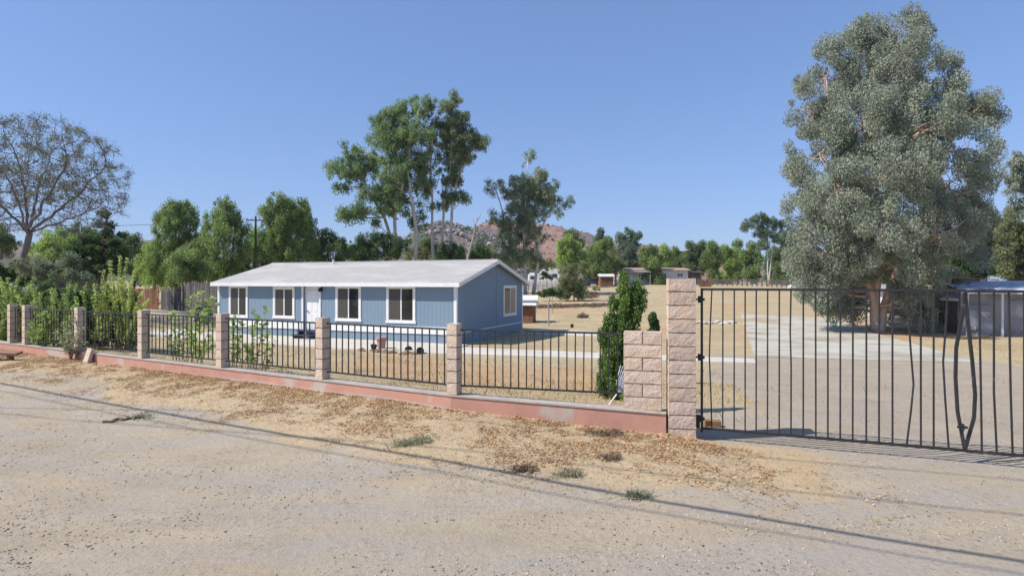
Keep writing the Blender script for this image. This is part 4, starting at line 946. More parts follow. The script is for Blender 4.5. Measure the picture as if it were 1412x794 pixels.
# bare spreading tree, grown by space colonisation
def bare_tree(name, label, base, fork, D, ctr, rad, limbs, natt, leafn):
    s = D / F; g = gp(base[0], D); root = thing(name, g, label, 'tree'); c = np.array(tuple(P(ctr[0], ctr[1], D))); r = np.array([rad[0] * s, rad[0] * s * .85, rad[1] * s])
    att = []
    while len(att) < natt:
        d = RNG.normal(size=3); d /= np.linalg.norm(d); q = RNG.random() ** (1 / 2.4); p = c + d * r * q
        if p[2] > c[2] - r[2] * .78: att.append(p)
    nodes = []; par = []
    def add(p, k): nodes.append(Vector(p)); par.append(k); return len(nodes) - 1
    f = P(fork[0], fork[1], D); k = add(g - Vector((0, 0, .1)), -1); b0 = Vector(g)
    for i in range(1, 9): k = add(b0.lerp(f, i / 8) + Vector((.12 * math.sin(i), 0, 0)), k)
    for lim in limbs:
        kk = k; a_ = f
        for q in lim:
            b_ = P(q[0], q[1], D + q[2]); n = max(2, int((b_ - a_).length / .35))
            for i in range(1, n + 1): kk = add(a_.lerp(b_, i / n) + Vector([random.gauss(0, .045) for _ in range(3)]), kk)
            a_ = b_
    A = [Vector(a) for a in att]; alive = list(range(len(A))); step = .26; infl = 2.6; kill = .42
    for it in range(70):
        kd = kdtree.KDTree(len(nodes))
        for i, p in enumerate(nodes): kd.insert(p, i)
        kd.balance(); grow = {}; keep = []
        for ai in alive:
            p, i, d = kd.find(A[ai])
            if d < kill: continue
            keep.append(ai)
            if d < infl: grow.setdefault(i, []).append((A[ai] - p).normalized())
        if not grow: break
        alive = keep; n0 = len(nodes)
        for i, ds in grow.items():
            v = sum(ds, Vector()) + Vector([random.gauss(0, .25) for _ in range(3)])
            if v.length < .05: continue
            add(nodes[i] + v.normalized() * step, i)
        if len(nodes) > 9000: break
    n = len(nodes); wt = [0.] * n; kids = [0] * n
    for i in range(n - 1, 0, -1):
        if wt[i] == 0: wt[i] = .011 ** 2.35
        wt[par[i]] += wt[i]; kids[par[i]] += 1
    rr = [min(.34, x ** (1 / 2.35)) for x in wt]; rr[0] = rr[1] * 1.3
    m = MB()
    for i in range(1, n):
        q = par[i]; m.tube([nodes[q], nodes[i]], [min(rr[q], rr[i] * 1.3), rr[i]], 8 if rr[i] > .06 else (5 if rr[i] > .02 else 3), cap=False)
    tips = [nodes[i] for i in range(n) if kids[i] == 0]
    for t in tips:                                        # fine twigs
        for _ in range(9):
            d = Vector([random.gauss(0, 1) for _ in range(3)]).normalized() * random.uniform(.25, .7) + Vector((0, 0, .1)); m.tube([t, t + d * .5 + Vector((0, 0, .03)), t + d], [.009, .007, .004], 3, cap=False)
    m.build('trunk', 'bark_purple', root, g)
    C = np.array([tuple(t) for t in tips]); ok = (C[:, 2] > c[2] - r[2] * .35) & (RNG.random(len(C)) < .8); C = C[ok]
    V, t_ = leaf_quads(C, np.full(len(C), .3), leafn, .1, .5, core=2)
    quads_obj('crown', V, 'leaf_sparse', root, g, t_)
bare_tree('bare_tree', 'large spreading half bare tree with purplish branches by the grey house', (18, 368), (38, 322), 34, (52, 252), (116, 92),
          [[(10, 290, -.5), (-15, 262, -1)], [(36, 275, .5), (28, 235, .5)], [(56, 285, -.8), (78, 250, -1.2), (95, 215, -1.5)], [(70, 300, .5), (105, 270, 1), (130, 245, 1.2)], [(78, 308, -.4), (118, 292, -.8), (150, 285, -1)], [(45, 295, 1.8), (55, 255, 3), (70, 215, 3.6)], [(30, 295, -2), (10, 245, -3)]], 3200, 19000)

# the rest of the trees: (name, label, D, lobes, stems, r0, leaf, bark, size, n, rc, dens, hang, stretch, group)
G1 = 'weeping pepper trees behind the board fence'
def T(name, label, D, lobes, stems, leaf, n, r0=.22, bark='bark_brown', size=.19, rc=.52, core=1.5, hang=.25, stretch=1.1, group=None, dens=1.1, inner=.35, **k):
    return tree(name, label, D, lobes, stems, r0, leaf, bark, size, n, rc, dens, group, hang, stretch, .42, inner, core=core, **k)
T('pepper_tree', 'tall round headed pepper tree at the far end of the pepper row', 62, [(240, 297, 26, 22), (234, 322, 23, 24, -1), (262, 318, 15, 24), (226, 303, 13, 18), (252, 290, 14, 12), (240, 350, 24, 26), (270, 345, 12, 22)], [[(244, 398), (243, 360), (240, 310)], [(244, 398), (255, 350), (262, 315)]], 'leaf_pepper', 34000, hang=.9, stretch=1.5, group=G1, size=.19)
T('pepper_tree', 'low light green pepper tree drooping at the row\'s far end', 57, [(210, 352, 15, 16), (214, 372, 20, 20, -1), (202, 375, 12, 18), (226, 382, 14, 18)], [[(214, 398), (214, 375), (212, 352)]], 'leaf_bright', 17000, hang=.9, stretch=1.5, group=G1, size=.18)
T('pepper_tree', 'low rounded pepper tree in front of the tall round headed one', 55, [(262, 350, 16, 14), (258, 368, 22, 20, -1), (276, 375, 15, 20), (243, 382, 13, 16)], [[(262, 398), (262, 375), (262, 350)]], 'leaf_pepper', 17000, hang=.9, stretch=1.5, group=G1, size=.18)
T('pepper_tree', 'tapering pepper tree left of the wooden utility pole', 61, [(308, 283, 13, 11), (314, 298, 18, 16), (298, 308, 18, 18), (322, 315, 18, 22), (306, 335, 28, 26, -1), (330, 345, 14, 30), (288, 340, 14, 26), (306, 370, 30, 24)], [[(308, 398), (308, 360), (310, 300)], [(310, 398), (322, 350), (322, 315)]], 'leaf_pepper', 38000, hang=.9, stretch=1.5, group=G1, size=.19)
T('pepper_tree', 'yellowish low pepper tree behind the utility pole', 68, [(350, 330, 14, 14), (345, 350, 16, 22), (360, 352, 16, 24)], [[(350, 395), (350, 350), (350, 330)]], 'leaf_bright', 14000, hang=.7, stretch=1.4, group=G1)
T('pepper_tree', 'tallest pepper tree, narrow headed, just right of the utility pole', 62, [(380, 280, 17, 14), (374, 300, 15, 20), (388, 305, 15, 24), (376, 330, 20, 26), (390, 345, 20, 26)], [[(384, 392), (383, 350), (380, 290)]], 'leaf_pepper', 28000, hang=.9, stretch=1.5, group=G1, size=.19)
T('pepper_tree', 'broad pepper tree leaning against the tallest one behind the roof', 63, [(412, 287, 15, 14), (414, 304, 18, 22), (425, 315, 12, 22), (410, 335, 20, 26), (430, 345, 14, 20)], [[(412, 392), (412, 350), (413, 295)]], 'leaf_pepper', 26000, hang=.9, stretch=1.5, group=G1, size=.19)
T('leafy_tree', 'short bushy tree at the right end of the pepper row', 64, [(450, 327, 13, 12), (462, 338, 16, 14), (438, 342, 16, 16), (456, 352, 22, 16), (472, 348, 9, 12)], [[(452, 392), (452, 350), (450, 330)]], 'leaf_pepper_dark', 18000, group='leafy trees behind the roof')
T('leafy_tree', 'dark low tree filling the gap under the two leftmost pepper trees', 66, [(280, 362, 18, 22), (300, 372, 20, 18), (268, 345, 12, 18), (336, 372, 18, 18), (290, 340, 12, 14)], [[(288, 398), (288, 370), (284, 345)]], 'leaf_dark', 24000, group='leafy trees behind the roof')
T('leafy_tree', 'dark low tree under the tallest pepper tree at the roof edge', 67, [(366, 358, 16, 16), (396, 358, 22, 18), (430, 355, 20, 18), (405, 345, 16, 16)], [[(398, 394), (398, 365), (400, 348)]], 'leaf_dark', 22000, group='leafy trees behind the roof')
T('dark_conifer', 'dark ragged conifer standing behind the bare tree', 44, [(149, 300, 6, 12), (144, 314, 12, 8), (158, 318, 10, 6), (134, 326, 18, 8), (160, 330, 12, 8), (118, 338, 22, 9), (146, 342, 20, 10), (100, 348, 20, 9), (128, 354, 26, 11), (160, 350, 14, 12), (98, 364, 24, 12), (135, 370, 28, 14), (165, 368, 12, 14), (112, 384, 26, 10)], [[(140, 400), (142, 350), (149, 292)]], 'leaf_dark', 40000, size=.16, rc=.4, hang=0., stretch=.7, r0=.2, dens=1.2)
GL = 'green trees far behind the grey house'
T('leafy_tree', 'dark green tree at the photo\'s edge behind the grey house', 62, [(4, 326, 14, 12), (-12, 330, 18, 18), (14, 340, 14, 12)], [[(2, 390), (2, 350), (2, 326)]], 'leaf_mid', 12000, group=GL)
T('leafy_tree', 'light green tree seen through the bare tree\'s lower limbs', 60, [(58, 336, 16, 10), (78, 330, 18, 12), (96, 336, 18, 14), (70, 350, 30, 14)], [[(74, 390), (74, 350), (76, 335)]], 'leaf_bright', 17000, group=GL)
T('leafy_tree', 'mid green tree between the dark conifer and the bare tree trunk', 64, [(112, 322, 16, 12), (126, 330, 14, 14), (105, 338, 18, 12)], [[(115, 390), (115, 350), (116, 325)]], 'leaf_mid', 12000, group=GL)
T('leafy_tree', 'mid green tree between the dark conifer and the pepper trees', 60, [(178, 334, 14, 11), (188, 346, 18, 14), (172, 356, 16, 18), (190, 368, 18, 20)], [[(184, 395), (184, 360), (182, 335)]], 'leaf_mid', 18000, group=GL)
GB = 'trees right behind the house roof'
T('leafy_tree', 'dark bushy tree under the tall eucalyptus\'s lowest branches', 66, [(500, 338, 18, 13), (520, 332, 20, 12), (535, 344, 24, 16), (500, 354, 24, 12), (552, 336, 14, 12)], [[(520, 385), (520, 350), (520, 335)]], 'leaf_dark', 22000, group=GB)
T('leafy_tree', 'yellow green low tree at the roof ridge left of the eucalyptus', 69, [(484, 348, 10, 11), (492, 356, 12, 10)], [[(486, 385), (486, 362), (486, 350)]], 'leaf_bright', 6000, group=GB)
T('leafy_tree', 'olive tree between the tall eucalyptus stems low behind the ridge', 76, [(585, 338, 16, 14), (600, 348, 18, 12), (572, 350, 16, 12)], [[(588, 385), (588, 350), (588, 340)]], 'leaf_olive', 12000, group=GB)
T('leafy_tree', 'dark green low tree behind the ridge beside the dead branch', 70, [(622, 346, 16, 13), (640, 350, 18, 12), (660, 352, 16, 14), (610, 354, 14, 10)], [[(634, 385), (634, 360), (634, 348)]], 'leaf_dark', 17000, group=GB)
T('leafy_tree', 'olive bushy tree under the slender eucalyptus at the gable', 82, [(672, 350, 14, 16), (686, 358, 14, 14), (700, 362, 16, 14), (742, 360, 14, 14), (758, 362, 9, 9)], [[(690, 388), (690, 365), (688, 352)]], 'leaf_olive', 15000, group=GB)
GM = 'trees beyond the dry field'
T('leafy_tree', 'bright green tree directly right of the white trailer', 100, [(784, 342, 16, 13), (796, 348, 14, 16), (782, 358, 16, 16), (800, 366, 15, 14), (778, 372, 10, 12)], [[(790, 392), (790, 365), (788, 345)]], 'leaf_bright', 26000, group=GM, size=.3, rc=.9)
T('sapling', 'small dark sapling in front of the white trailer', 88, [(750, 378, 5, 4), (757, 383, 4.5, 4), (753, 371, 2.5, 2.5), (746, 383, 2.5, 2)], [[(753, 397), (754, 384), (751, 376)]], 'leaf_dark', 1500, r0=.05, group=None, size=.22, rc=.3)
T('leafy_tree', 'bright green tree in front of the brown field shed', 108, [(826, 341, 16, 12), (814, 350, 14, 12), (838, 352, 12, 12), (825, 362, 20, 14), (812, 372, 12, 10), (836, 374, 10, 8)], [[(824, 390), (824, 365), (825, 345)]], 'leaf_pepper', 26000, group=GM, size=.3, rc=.9)
T('leafy_tree', 'pale olive tree left of the bungalow roof', 112, [(848, 360, 11, 11), (854, 370, 10, 10), (842, 372, 9, 9)], [[(849, 390), (849, 372), (848, 362)]], 'leaf_olive', 11000, group=GM, size=.3, rc=.8)
T('slim_eucalyptus', 'bluish eucalyptus behind the left end of the bungalow', 120, [(866, 324, 12, 9), (876, 330, 9, 9), (858, 332, 8, 8), (864, 342, 15, 14), (878, 350, 12, 12), (862, 360, 18, 12), (884, 362, 16, 10)], [[(868, 388), (868, 350), (867, 325)]], 'leaf_bluish', 26000, bark='bark_white', group=GM, size=.32, rc=.8, hang=.4)
T('leafy_tree', 'dark little tree on the hill foot above the bright green trees', 135, [(789, 324, 8, 6), (782, 330, 8, 8), (794, 334, 9, 9)], [[(788, 385), (788, 345), (789, 326)]], 'leaf_mid', 7000, group=GM, size=.35, rc=.9)
T('leafy_tree', 'bluish small eucalyptus poking above the bright green trees', 132, [(824, 324, 8, 7), (828, 334, 8, 8), (838, 330, 5, 6)], [[(825, 388), (825, 345), (825, 326)]], 'leaf_bluish', 7000, group=GM, size=.35, rc=.8)
GT = 'line of trees at the far edge of the lot'
row = [(898, 352, 14, 'leaf_pepper', 'dark green tree behind the middle of the bungalow roof'), (915, 356, 12, 'leaf_bright', 'low lighter tree behind the bungalow roof'), (932, 354, 13, 'leaf_pepper', 'round green tree behind the bungalow\'s right end'),
       (951, 350, 10, 'leaf_mid', 'dark pointed tree right above the gate pillar'), (966, 344, 12, 'leaf_mid', 'taller green tree just right of the gate pillar top'), (983, 352, 13, 'leaf_pepper', 'round green tree behind the rust brown panel'),
       (1002, 352, 12, 'leaf_bright', 'light green tree in the middle of the far tree row'), (1018, 348, 11, 'leaf_pepper', 'mid green tree left of the small eucalyptus'), (1036, 350, 13, 'leaf_pepper', 'green tree below the small eucalyptus'),
       (1068, 352, 14, 'leaf_bluish', 'greyish tree right under the small eucalyptus crown'), (1082, 350, 15, 'leaf_mid', 'dense green tree nearest the big eucalyptus'), (1104, 352, 12, 'leaf_pepper', 'green tree half behind the big eucalyptus')]
for i, (px, py, w_, lf, lab) in enumerate(row):
    Dd = 112 + (i * 7) % 17; j = lambda a: random.uniform(-a, a)
    py -= 5
    lob = [(px + j(2), py, w_ * .62, 10), (px - w_ * .5 + j(2), py + 8 + j(2), w_ * .6, 9), (px + w_ * .5, py + 9 + j(2), w_ * .6, 10), (px + j(3), py + 19, w_ * .95, 13), (px + j(3), py + 34, w_, 11)]
    T('leafy_tree', lab, Dd, lob, [[(px, 392), (px + 1, py + 18), (px, py)]], lf, 15000, group=GT, size=.34, rc=.95)
T('slim_eucalyptus', 'small bluish eucalyptus rising above the far tree row', 100, [(1046, 298, 9, 7), (1036, 306, 11, 9), (1053, 308, 9, 10), (1028, 313, 8, 5), (1064, 308, 8, 10), (1080, 311, 8, 10), (1048, 322, 10, 8), (1060, 324, 11, 12), (1075, 328, 12, 10), (1050, 340, 10, 10), (1085, 325, 7, 12)], [[(1060, 390), (1058, 345), (1060, 315), (1046, 298)], [(1060, 390), (1066, 340), (1080, 312)]], 'leaf_bluish', 22000, bark='bark_white', size=.24, rc=.55, dens=1.0, hang=.3, r0=.13)
GR = 'trees behind the tarp shed'
T('slim_eucalyptus', 'thin tall eucalyptus with pale trunk at the photo\'s right edge', 52, [(1398, 228, 12, 14), (1408, 222, 12, 12), (1392, 243, 9, 12), (1406, 246, 13, 14), (1398, 262, 10, 9), (1418, 256, 12, 16), (1394, 284, 8, 10), (1404, 296, 9, 9), (1390, 306, 8, 8), (1412, 282, 10, 12)], [[(1399, 395), (1399, 320), (1402, 225)]], 'leaf_grey', 13000, bark='bark_white', r0=.14, size=.17, rc=.36, hang=.4, dens=1.3)
T('leafy_tree', 'mid green tree behind the loose boards of the tarp shed', 50, [(1344, 296, 16, 14), (1362, 300, 16, 14), (1352, 312, 18, 18), (1370, 326, 20, 20), (1345, 340, 20, 22), (1366, 356, 22, 18)], [[(1360, 392), (1360, 350), (1358, 320)]], 'leaf_mid', 28000, group=GR)
T('leafy_tree', 'grey green shrubby tree beside the thin pale eucalyptus trunk', 47, [(1384, 306, 12, 12), (1404, 318, 16, 14), (1392, 330, 18, 22), (1412, 340, 20, 26), (1390, 356, 20, 16), (1412, 372, 20, 14), (1378, 372, 16, 10)], [[(1396, 392), (1396, 360), (1394, 335)]], 'leaf_olive', 30000, group=GR)
T('leafy_tree', 'dark tree directly above the dark lean-to', 40, [(1332, 352, 18, 20), (1345, 372, 20, 14), (1322, 376, 16, 14)], [[(1334, 398), (1334, 372), (1334, 355)]], 'leaf_dark', 18000, group=GR)
T('leafy_tree', 'large green tree just outside the photo\'s right edge', 46, [(1440, 300, 24, 30), (1436, 340, 26, 26)], [[(1440, 392), (1440, 350), (1440, 300)]], 'leaf_mid', 12000, group=GR)

GQ = 'low trees behind the big eucalyptus'
for i, (px, py, w_, lf, lab) in enumerate([(1128, 352, 16, 'leaf_mid', 'green tree behind the left skirt of the big eucalyptus'), (1160, 356, 18, 'leaf_pepper_dark', 'low green tree seen left of the big eucalyptus trunk'), (1196, 358, 18, 'leaf_mid', 'low green tree hidden behind the big eucalyptus trunk'),
        (1232, 352, 20, 'leaf_pepper_dark', 'low green tree just right of the big eucalyptus trunk'), (1268, 350, 20, 'leaf_mid', 'green tree behind the right half of the big eucalyptus'), (1304, 342, 20, 'leaf_olive', 'olive tree at the right skirt of the big eucalyptus'), (1334, 322, 16, 'leaf_mid', 'green tree between the big eucalyptus and the shed trees')]):
    T('leafy_tree', lab, 84 - i * 3, [(px, py, w_ * .7, 10), (px - w_ * .6, py + 10, w_ * .6, 10), (px + w_ * .6, py + 9, w_ * .6, 11), (px, py + 22, w_, 13), (px + 3, py + 34, w_, 9)], [[(px, 392), (px + 1, py + 18), (px, py)]], lf, 16000, group=GQ, size=.27, rc=.75)

# ------------------------------------------------------------------ shrubs
T('field_bush', 'olive bush with a brown twiggy base in the dry field', 62, [(780, 380, 14, 12), (795, 378, 14, 14), (788, 392, 20, 12), (800, 394, 14, 12), (776, 400, 12, 8), (790, 404, 18, 7)], [[(792, 409), (790, 395), (786, 380)], [(796, 409), (802, 396), (806, 386)]], 'leaf_olive', 26000, r0=.07, size=.15, rc=.4, cat='bush', crown='foliage', trunkname='stem')
T('field_bush', 'low dark green bush beside the olive bush in the field', 62, [(758, 403, 12, 4), (766, 402, 8, 5), (748, 406, 8, 2.6)], [[(758, 408), (758, 404)]], 'leaf_dark', 9000, r0=.05, size=.13, rc=.25, cat='bush', crown='foliage', trunkname='stem')
for i, (px, py, D_, lab, lf) in enumerate([(788, 449, 0, 'tiny dark weed standing alone in the field behind the gable', 'leaf_dark'), (822, 398, 0, 'small green weed clump near the brown field shed', 'leaf_mid'), (768, 396, 0, 'small green weed clump at the foot of the white panel wall', 'leaf_olive')]):
    g = hit(px, py + 3); s = g.y / F; T('field_weed', lab, g.y, [(px, py, 2.2 if i == 0 else 6, 3)], [[(px, py + 3), (px, py)]], lf, 1500, r0=.02, size=.1, rc=.14, cat='weed', crown='foliage', trunkname='stem', twigs=False)
# dark strip across the field, made of low twig-coloured flecks
mb = MB(); V = []; tt = []
for i in range(260):
    t = random.random(); px = lerp(735, 838, t); g = hit(px, lerp(424, 421.5, t) + random.gauss(0, 1.0)); V.append(np.array([g.x, g.y, g.z + .08]))
q, t_ = leaf_quads(np.array(V), np.full(len(V), .3), 11000, .14, .25, stretch=.45)
tag(quads_obj('dark_strip', q, 'twig', None, (0, 0, 0), t_), 'long low dark strip of twig-coloured flecks across the field', None, None, 'stuff')
V = []
for i in range(150):
    t = random.random(); px = lerp(795, 822, t); g = hit(px, 409 + random.gauss(0, 1.5)); V.append(np.array([g.x, g.y, g.z + .15 + .5 * random.random() * (1 - t)]))
q, t_ = leaf_quads(np.array(V), np.full(len(V), .45), 6000, .3, .12, stretch=.6)
o = tag(quads_obj('brush_pile', q, 'twig', None, (0, 0, 0), t_), 'pile of dead brown branches beside the olive bush', 'brush pile')

# cypress shrubs behind the fence
T('cypress_shrub', 'bright green cypress shrub with several pointed tops beside the block pier', 10.6, [(863, 386, 5, 13), (863, 402, 9, 16), (862, 424, 12, 20), (880, 397, 4.5, 11), (880, 413, 8, 15), (874, 438, 10, 19), (886, 412, 3, 9), (872, 410, 8, 12), (846, 422, 4, 9), (845, 440, 8, 15), (853, 450, 13, 20), (835, 448, 3.5, 9), (838, 466, 9, 17), (866, 462, 14, 20), (872, 484, 15, 22), (845, 498, 16, 24), (862, 510, 17, 26), (842, 530, 15, 22), (862, 542, 18, 18), (831, 492, 6, 15), (829, 520, 6, 16), (850, 478, 16, 20)],
  [[(852, 562), (852, 500), (862, 400)], [(860, 562), (872, 490), (882, 400)], [(848, 562), (842, 500), (846, 430)]], 'leaf_cypress', 62000, r0=.035, size=.05, rc=.075, hang=0, stretch=1.8, up=1.2, dens=1.5, inner=.5, cat='shrub', crown='foliage', trunkname='stem')
T('cypress_shrub', 'small dark columnar cypress visible just above the block pier', 14.5, [(903, 434, 4, 7), (900, 445, 5, 8), (905, 446, 3.5, 9), (901, 462, 8, 12), (901, 482, 8, 14)], [[(901, 500), (901, 470), (902, 436)]], 'leaf_dark', 15000, r0=.03, size=.06, rc=.1, hang=0, up=1., stretch=1.4, dens=1.2, cat='shrub', crown='foliage', trunkname='stem')

# overgrown bushes behind the left fence
GS = 'overgrown bushes behind the left fence panels'
T('hedge_bush', 'dense dark green bush behind the leftmost iron panel', 21.5, [(8, 402, 18, 9), (28, 408, 14, 10), (-10, 408, 18, 16), (14, 425, 26, 20), (40, 418, 14, 18), (20, 450, 28, 20)], [[(18, 472), (18, 440), (14, 400)]], 'leaf_cypress', 48000, r0=.05, size=.09, rc=.2, up=.5, hang=0, cat='bush', group=GS, crown='foliage', trunkname='stem')
T('hedge_bush', 'bright green rounded bush behind the third pillar', 20.5, [(66, 402, 14, 9), (80, 406, 18, 12), (58, 410, 14, 16), (76, 425, 24, 18), (64, 450, 22, 22), (88, 450, 20, 20)], [[(72, 474), (72, 440), (70, 400)]], 'leaf_pepper_dark', 34000, r0=.05, size=.09, rc=.2, up=.3, hang=0, cat='bush', group=GS, crown='foliage', trunkname='stem')
T('hedge_bush', 'dense green bush behind the panel with the lime sprouts', 19.0, [(112, 412, 14, 10), (128, 416, 16, 12), (146, 412, 14, 12), (120, 430, 22, 20), (150, 432, 24, 20), (172, 422, 18, 16), (130, 458, 26, 18), (165, 456, 24, 20), (182, 448, 12, 22)], [[(140, 480), (140, 440), (135, 405)], [(162, 480), (165, 440), (170, 418)]], 'leaf_dark', 42000, r0=.05, size=.09, rc=.2, up=.2, hang=0, cat='bush', group=GS, crown='foliage', trunkname='stem')
T('hedge_bush', 'grey twiggy bush behind the bright bushes under the conifer', 27, [(50, 372, 22, 12), (78, 380, 26, 12), (112, 384, 22, 10), (98, 366, 16, 10)], [[(80, 425), (80, 395), (78, 372)]], 'leaf_sparse', 14000, r0=.06, size=.1, rc=.3, cat='bush', bark='bark_purple', crown='foliage', trunkname='stem')
T('hedge_bush', 'dark bush at the base of the bare tree', 32, [(30, 372, 14, 12), (4, 378, 16, 12), (44, 384, 16, 12)], [[(26, 420), (26, 390), (26, 374)]], 'leaf_dark', 14000, r0=.06, size=.12, rc=.3, cat='bush', crown='foliage', trunkname='stem')
def shoots(name, label, items, leaf, lsize, mat='stem_green', lpm=34, droop=.1, r0=.012, asp=.45, cat='shrub', group=None, bare=.15):
    """items: (base_px, base_depth, tip_px, tip_py, dd) arching leafy shoots of one shrub"""
    b = gp(items[0][0], items[0][1]); root = thing(name, b, label, cat, group); m = MB(); Vs = []; ts = []
    for (bx, D_, tx, ty, dd) in items:
        a = gp(bx, D_); z = P(tx, ty, D_ + dd); n = 9; L = (z - a).length; mid = (a + z) / 2 + Vector((random.gauss(0, .08), random.gauss(0, .08), L * random.uniform(.05, .15 + droop)))
        pts = [a * (1 - t) ** 2 + mid * 2 * t * (1 - t) + z * t * t for t in [i / n for i in range(n + 1)]]
        m.tube(pts, [r0 * (1 - .85 * i / n) for i in range(n + 1)], 5)
        k = int(L * lpm); cl = random.random() * .4
        for i in range(k):
            t = bare + (1 - bare) * random.random(); f = t * n; j = min(n - 1, int(f)); p = pts[j].lerp(pts[j + 1], f - j); ax = (pts[j + 1] - pts[j]).normalized()
            d = Vector([random.gauss(0, 1) for _ in range(3)]); d = (d - ax * d.dot(ax)).normalized(); d = (d + ax * .7 - Vector((0, 0, droop))).normalized(); s = lsize * random.uniform(.6, 1.25)
            e = p + d * s; sd_ = d.cross(Vector([random.gauss(0, 1) for _ in range(3)])).normalized() * s * asp * .5; c = p + d * s * .45
            Vs.append([tuple(p), tuple(c + sd_), tuple(e - Vector((0, 0, s * .15))), tuple(c - sd_)]); ts.append(cl + .6 * random.random())
    m.build('stem', mat, root, b, smooth=True); quads_obj('foliage', np.array(Vs), leaf, root, b, np.array(ts)); return root
it = []
for _ in range(44):
    bx = random.uniform(112, 185); tx = bx + random.gauss(0, 15); it.append((bx, 18.6 + random.uniform(-.8, 1.2), tx, random.uniform(390, 430) - (12 if 145 < tx < 180 else 0), random.uniform(-.6, .6)))
it += [(160, 18.7, 166, 352, 0), (158, 18.7, 176, 356, 0), (150, 18.8, 142, 372, 0), (165, 18.6, 186, 372, 0), (170, 18.5, 196, 402, -.4), (165, 18.5, 205, 412, -.5), (150, 18.7, 152, 360, .2)]
shoots('sprouting_shrub', 'yellow green shrub with tall upright shoots behind the fence', it, 'leaf_lime', .09, lpm=105)
it = []
for _ in range(30): bx = random.uniform(50, 105); it.append((bx, 18.6 + random.uniform(-.6, 1), bx + random.gauss(0, 18), random.uniform(392, 430), random.uniform(-.8, .6)))
for _ in range(26): bx = random.uniform(48, 100); it.append((bx, 17.4, bx + random.gauss(0, 12), random.uniform(425, 478), -.75))
shoots('lime_vine', 'lime green vine spilling through the iron panel beside the third pillar', it, 'leaf_vine', .085, lpm=95, droop=.3, cat='vine')
it = [(random.uniform(-10, 40), 20.2, random.uniform(-10, 52), random.uniform(378, 402), random.uniform(-.5, .5)) for _ in range(14)]
shoots('sprouting_shrub', 'yellowish sprouts rising over the dark bush at the photo\'s left edge', it, 'leaf_vine', .09, lpm=90)
it = [(98, 15.6, 88, 445, -.2), (98, 15.6, 112, 452, 0), (100, 15.6, 84, 470, -.3), (96, 15.6, 100, 436, .1), (102, 15.6, 118, 470, -.2), (99, 15.6, 92, 460, -.2), (98, 15.6, 106, 462, -.3), (97, 15.6, 78, 458, 0)]
shoots('weed_shrub', 'small grey green shrub growing through the curb before its pillar', it, 'leaf_weed', .1, lpm=70, mat='twig')
it = [(248, 14.6, 236, 428, .2), (250, 14.5, 262, 408, .3), (255, 14.4, 276, 402, 0), (262, 14.2, 290, 408, 0), (262, 14.2, 284, 428, -.3), (270, 14.0, 300, 436, .2), (240, 14.8, 226, 452, 0), (255, 14.3, 246, 456, -.3), (265, 14.1, 262, 446, -.3), (270, 14.0, 290, 462, -.2), (275, 13.9, 298, 474, -.2), (280, 13.8, 270, 466, -.3), (244, 14.7, 232, 474, -.3), (258, 14.3, 296, 418, 0)]
shoots('leafy_shrub', 'open leafy shrub behind the panel before the grey board fence', it, 'leaf_vine', .15, lpm=26, mat='twig', asp=.6)
it = [(322, 13.6, 318, 440, 0), (326, 13.5, 334, 446, 0), (340, 13.3, 348, 450, .1), (350, 13.2, 352, 428, 0), (352, 13.2, 368, 426, 0), (360, 13.1, 372, 452, 0), (335, 13.4, 322, 462, 0), (345, 13.3, 342, 474, -.2), (362, 13.0, 380, 470, 0), (330, 13.4, 345, 480, -.2), (318, 13.6, 306, 430, .1), (320, 13.6, 326, 436, 0)]
shoots('leafy_shrub', 'open leafy shrub behind the panel before the house\'s far windows', it, 'leaf_vine', .13, lpm=30, mat='twig', asp=.6)
V = []                                                          # low dark growth under that fence panel
for (px, py, lab, w_) in [(570, 612, 'flat grey green weed runner where the leaf litter meets the dust', 34), (196, 576, 'little green weed sprouting at the end of the dark stick', 13), (880, 686, 'small grey green weed alone on the dust in the darkest wire shadow', 15), (782, 656, 'small olive weed tuft at the litter edge nearest the gate pillar side', 15), (720, 650, 'brownish dried weed tuft at the litter edge', 18), (838, 633, 'dry grey weed heap just outside the gate pillar', 12), (835, 600, 'grey brown dried weed heap below the block pier', 26), (498, 513, 'little green weed at the foot of the curb wall', 9)]:
    g = hit(px, py); n = int(w_ * 26); cs = []
    for i in range(int(w_)):
        q = random.uniform(-1, 1) * w_; r_ = hit(px + q, py - q * (.16 if w_ > 30 else 0) + random.gauss(0, 1.5)); cs.append([r_.x, r_.y, r_.z + .03])
    root = thing('dry_weed' if 'dri' in lab or 'dry' in lab else 'green_weed', g, lab, 'weed', 'weeds scattered on the dusty verge')
    q, t_ = leaf_quads(np.array(cs), np.full(len(cs), .09), n, .05, .2, stretch=.6)
    quads_obj('foliage', q, 'twig' if 'dri' in lab or 'dry' in lab else 'leaf_weed', root, g, t_)
    m = MB()
    for i in range(10): c = cs[i % len(cs)]; m.tube([Vector(c) - Vector((0, 0, .05)), Vector(c) + Vector((random.gauss(0, .07), random.gauss(0, .05), random.uniform(.02, .09)))], [.004, .002], 4)
    m.build('stem', 'twig', root, g)
g = hit(165, 581); m = MB(); pts = []
for i in range(10): q = hit(142 + i * 5.6, 584 - i * .9 + random.gauss(0, .8)); pts.append(q - g + Vector((0, 0, .018)))
m.tube(pts, [random.uniform(.015, .035) for _ in pts], 7)
for i in (2, 5, 7): m.tube([pts[i], pts[i] + Vector((random.gauss(0, .12), random.gauss(0, .12), .03))], [.014, .006], 5)
o = m.build('fallen_stick', 'bark_brown', None, None); o.location = g; tag(o, 'dark crooked stick lying on the dusty road edge', 'stick')

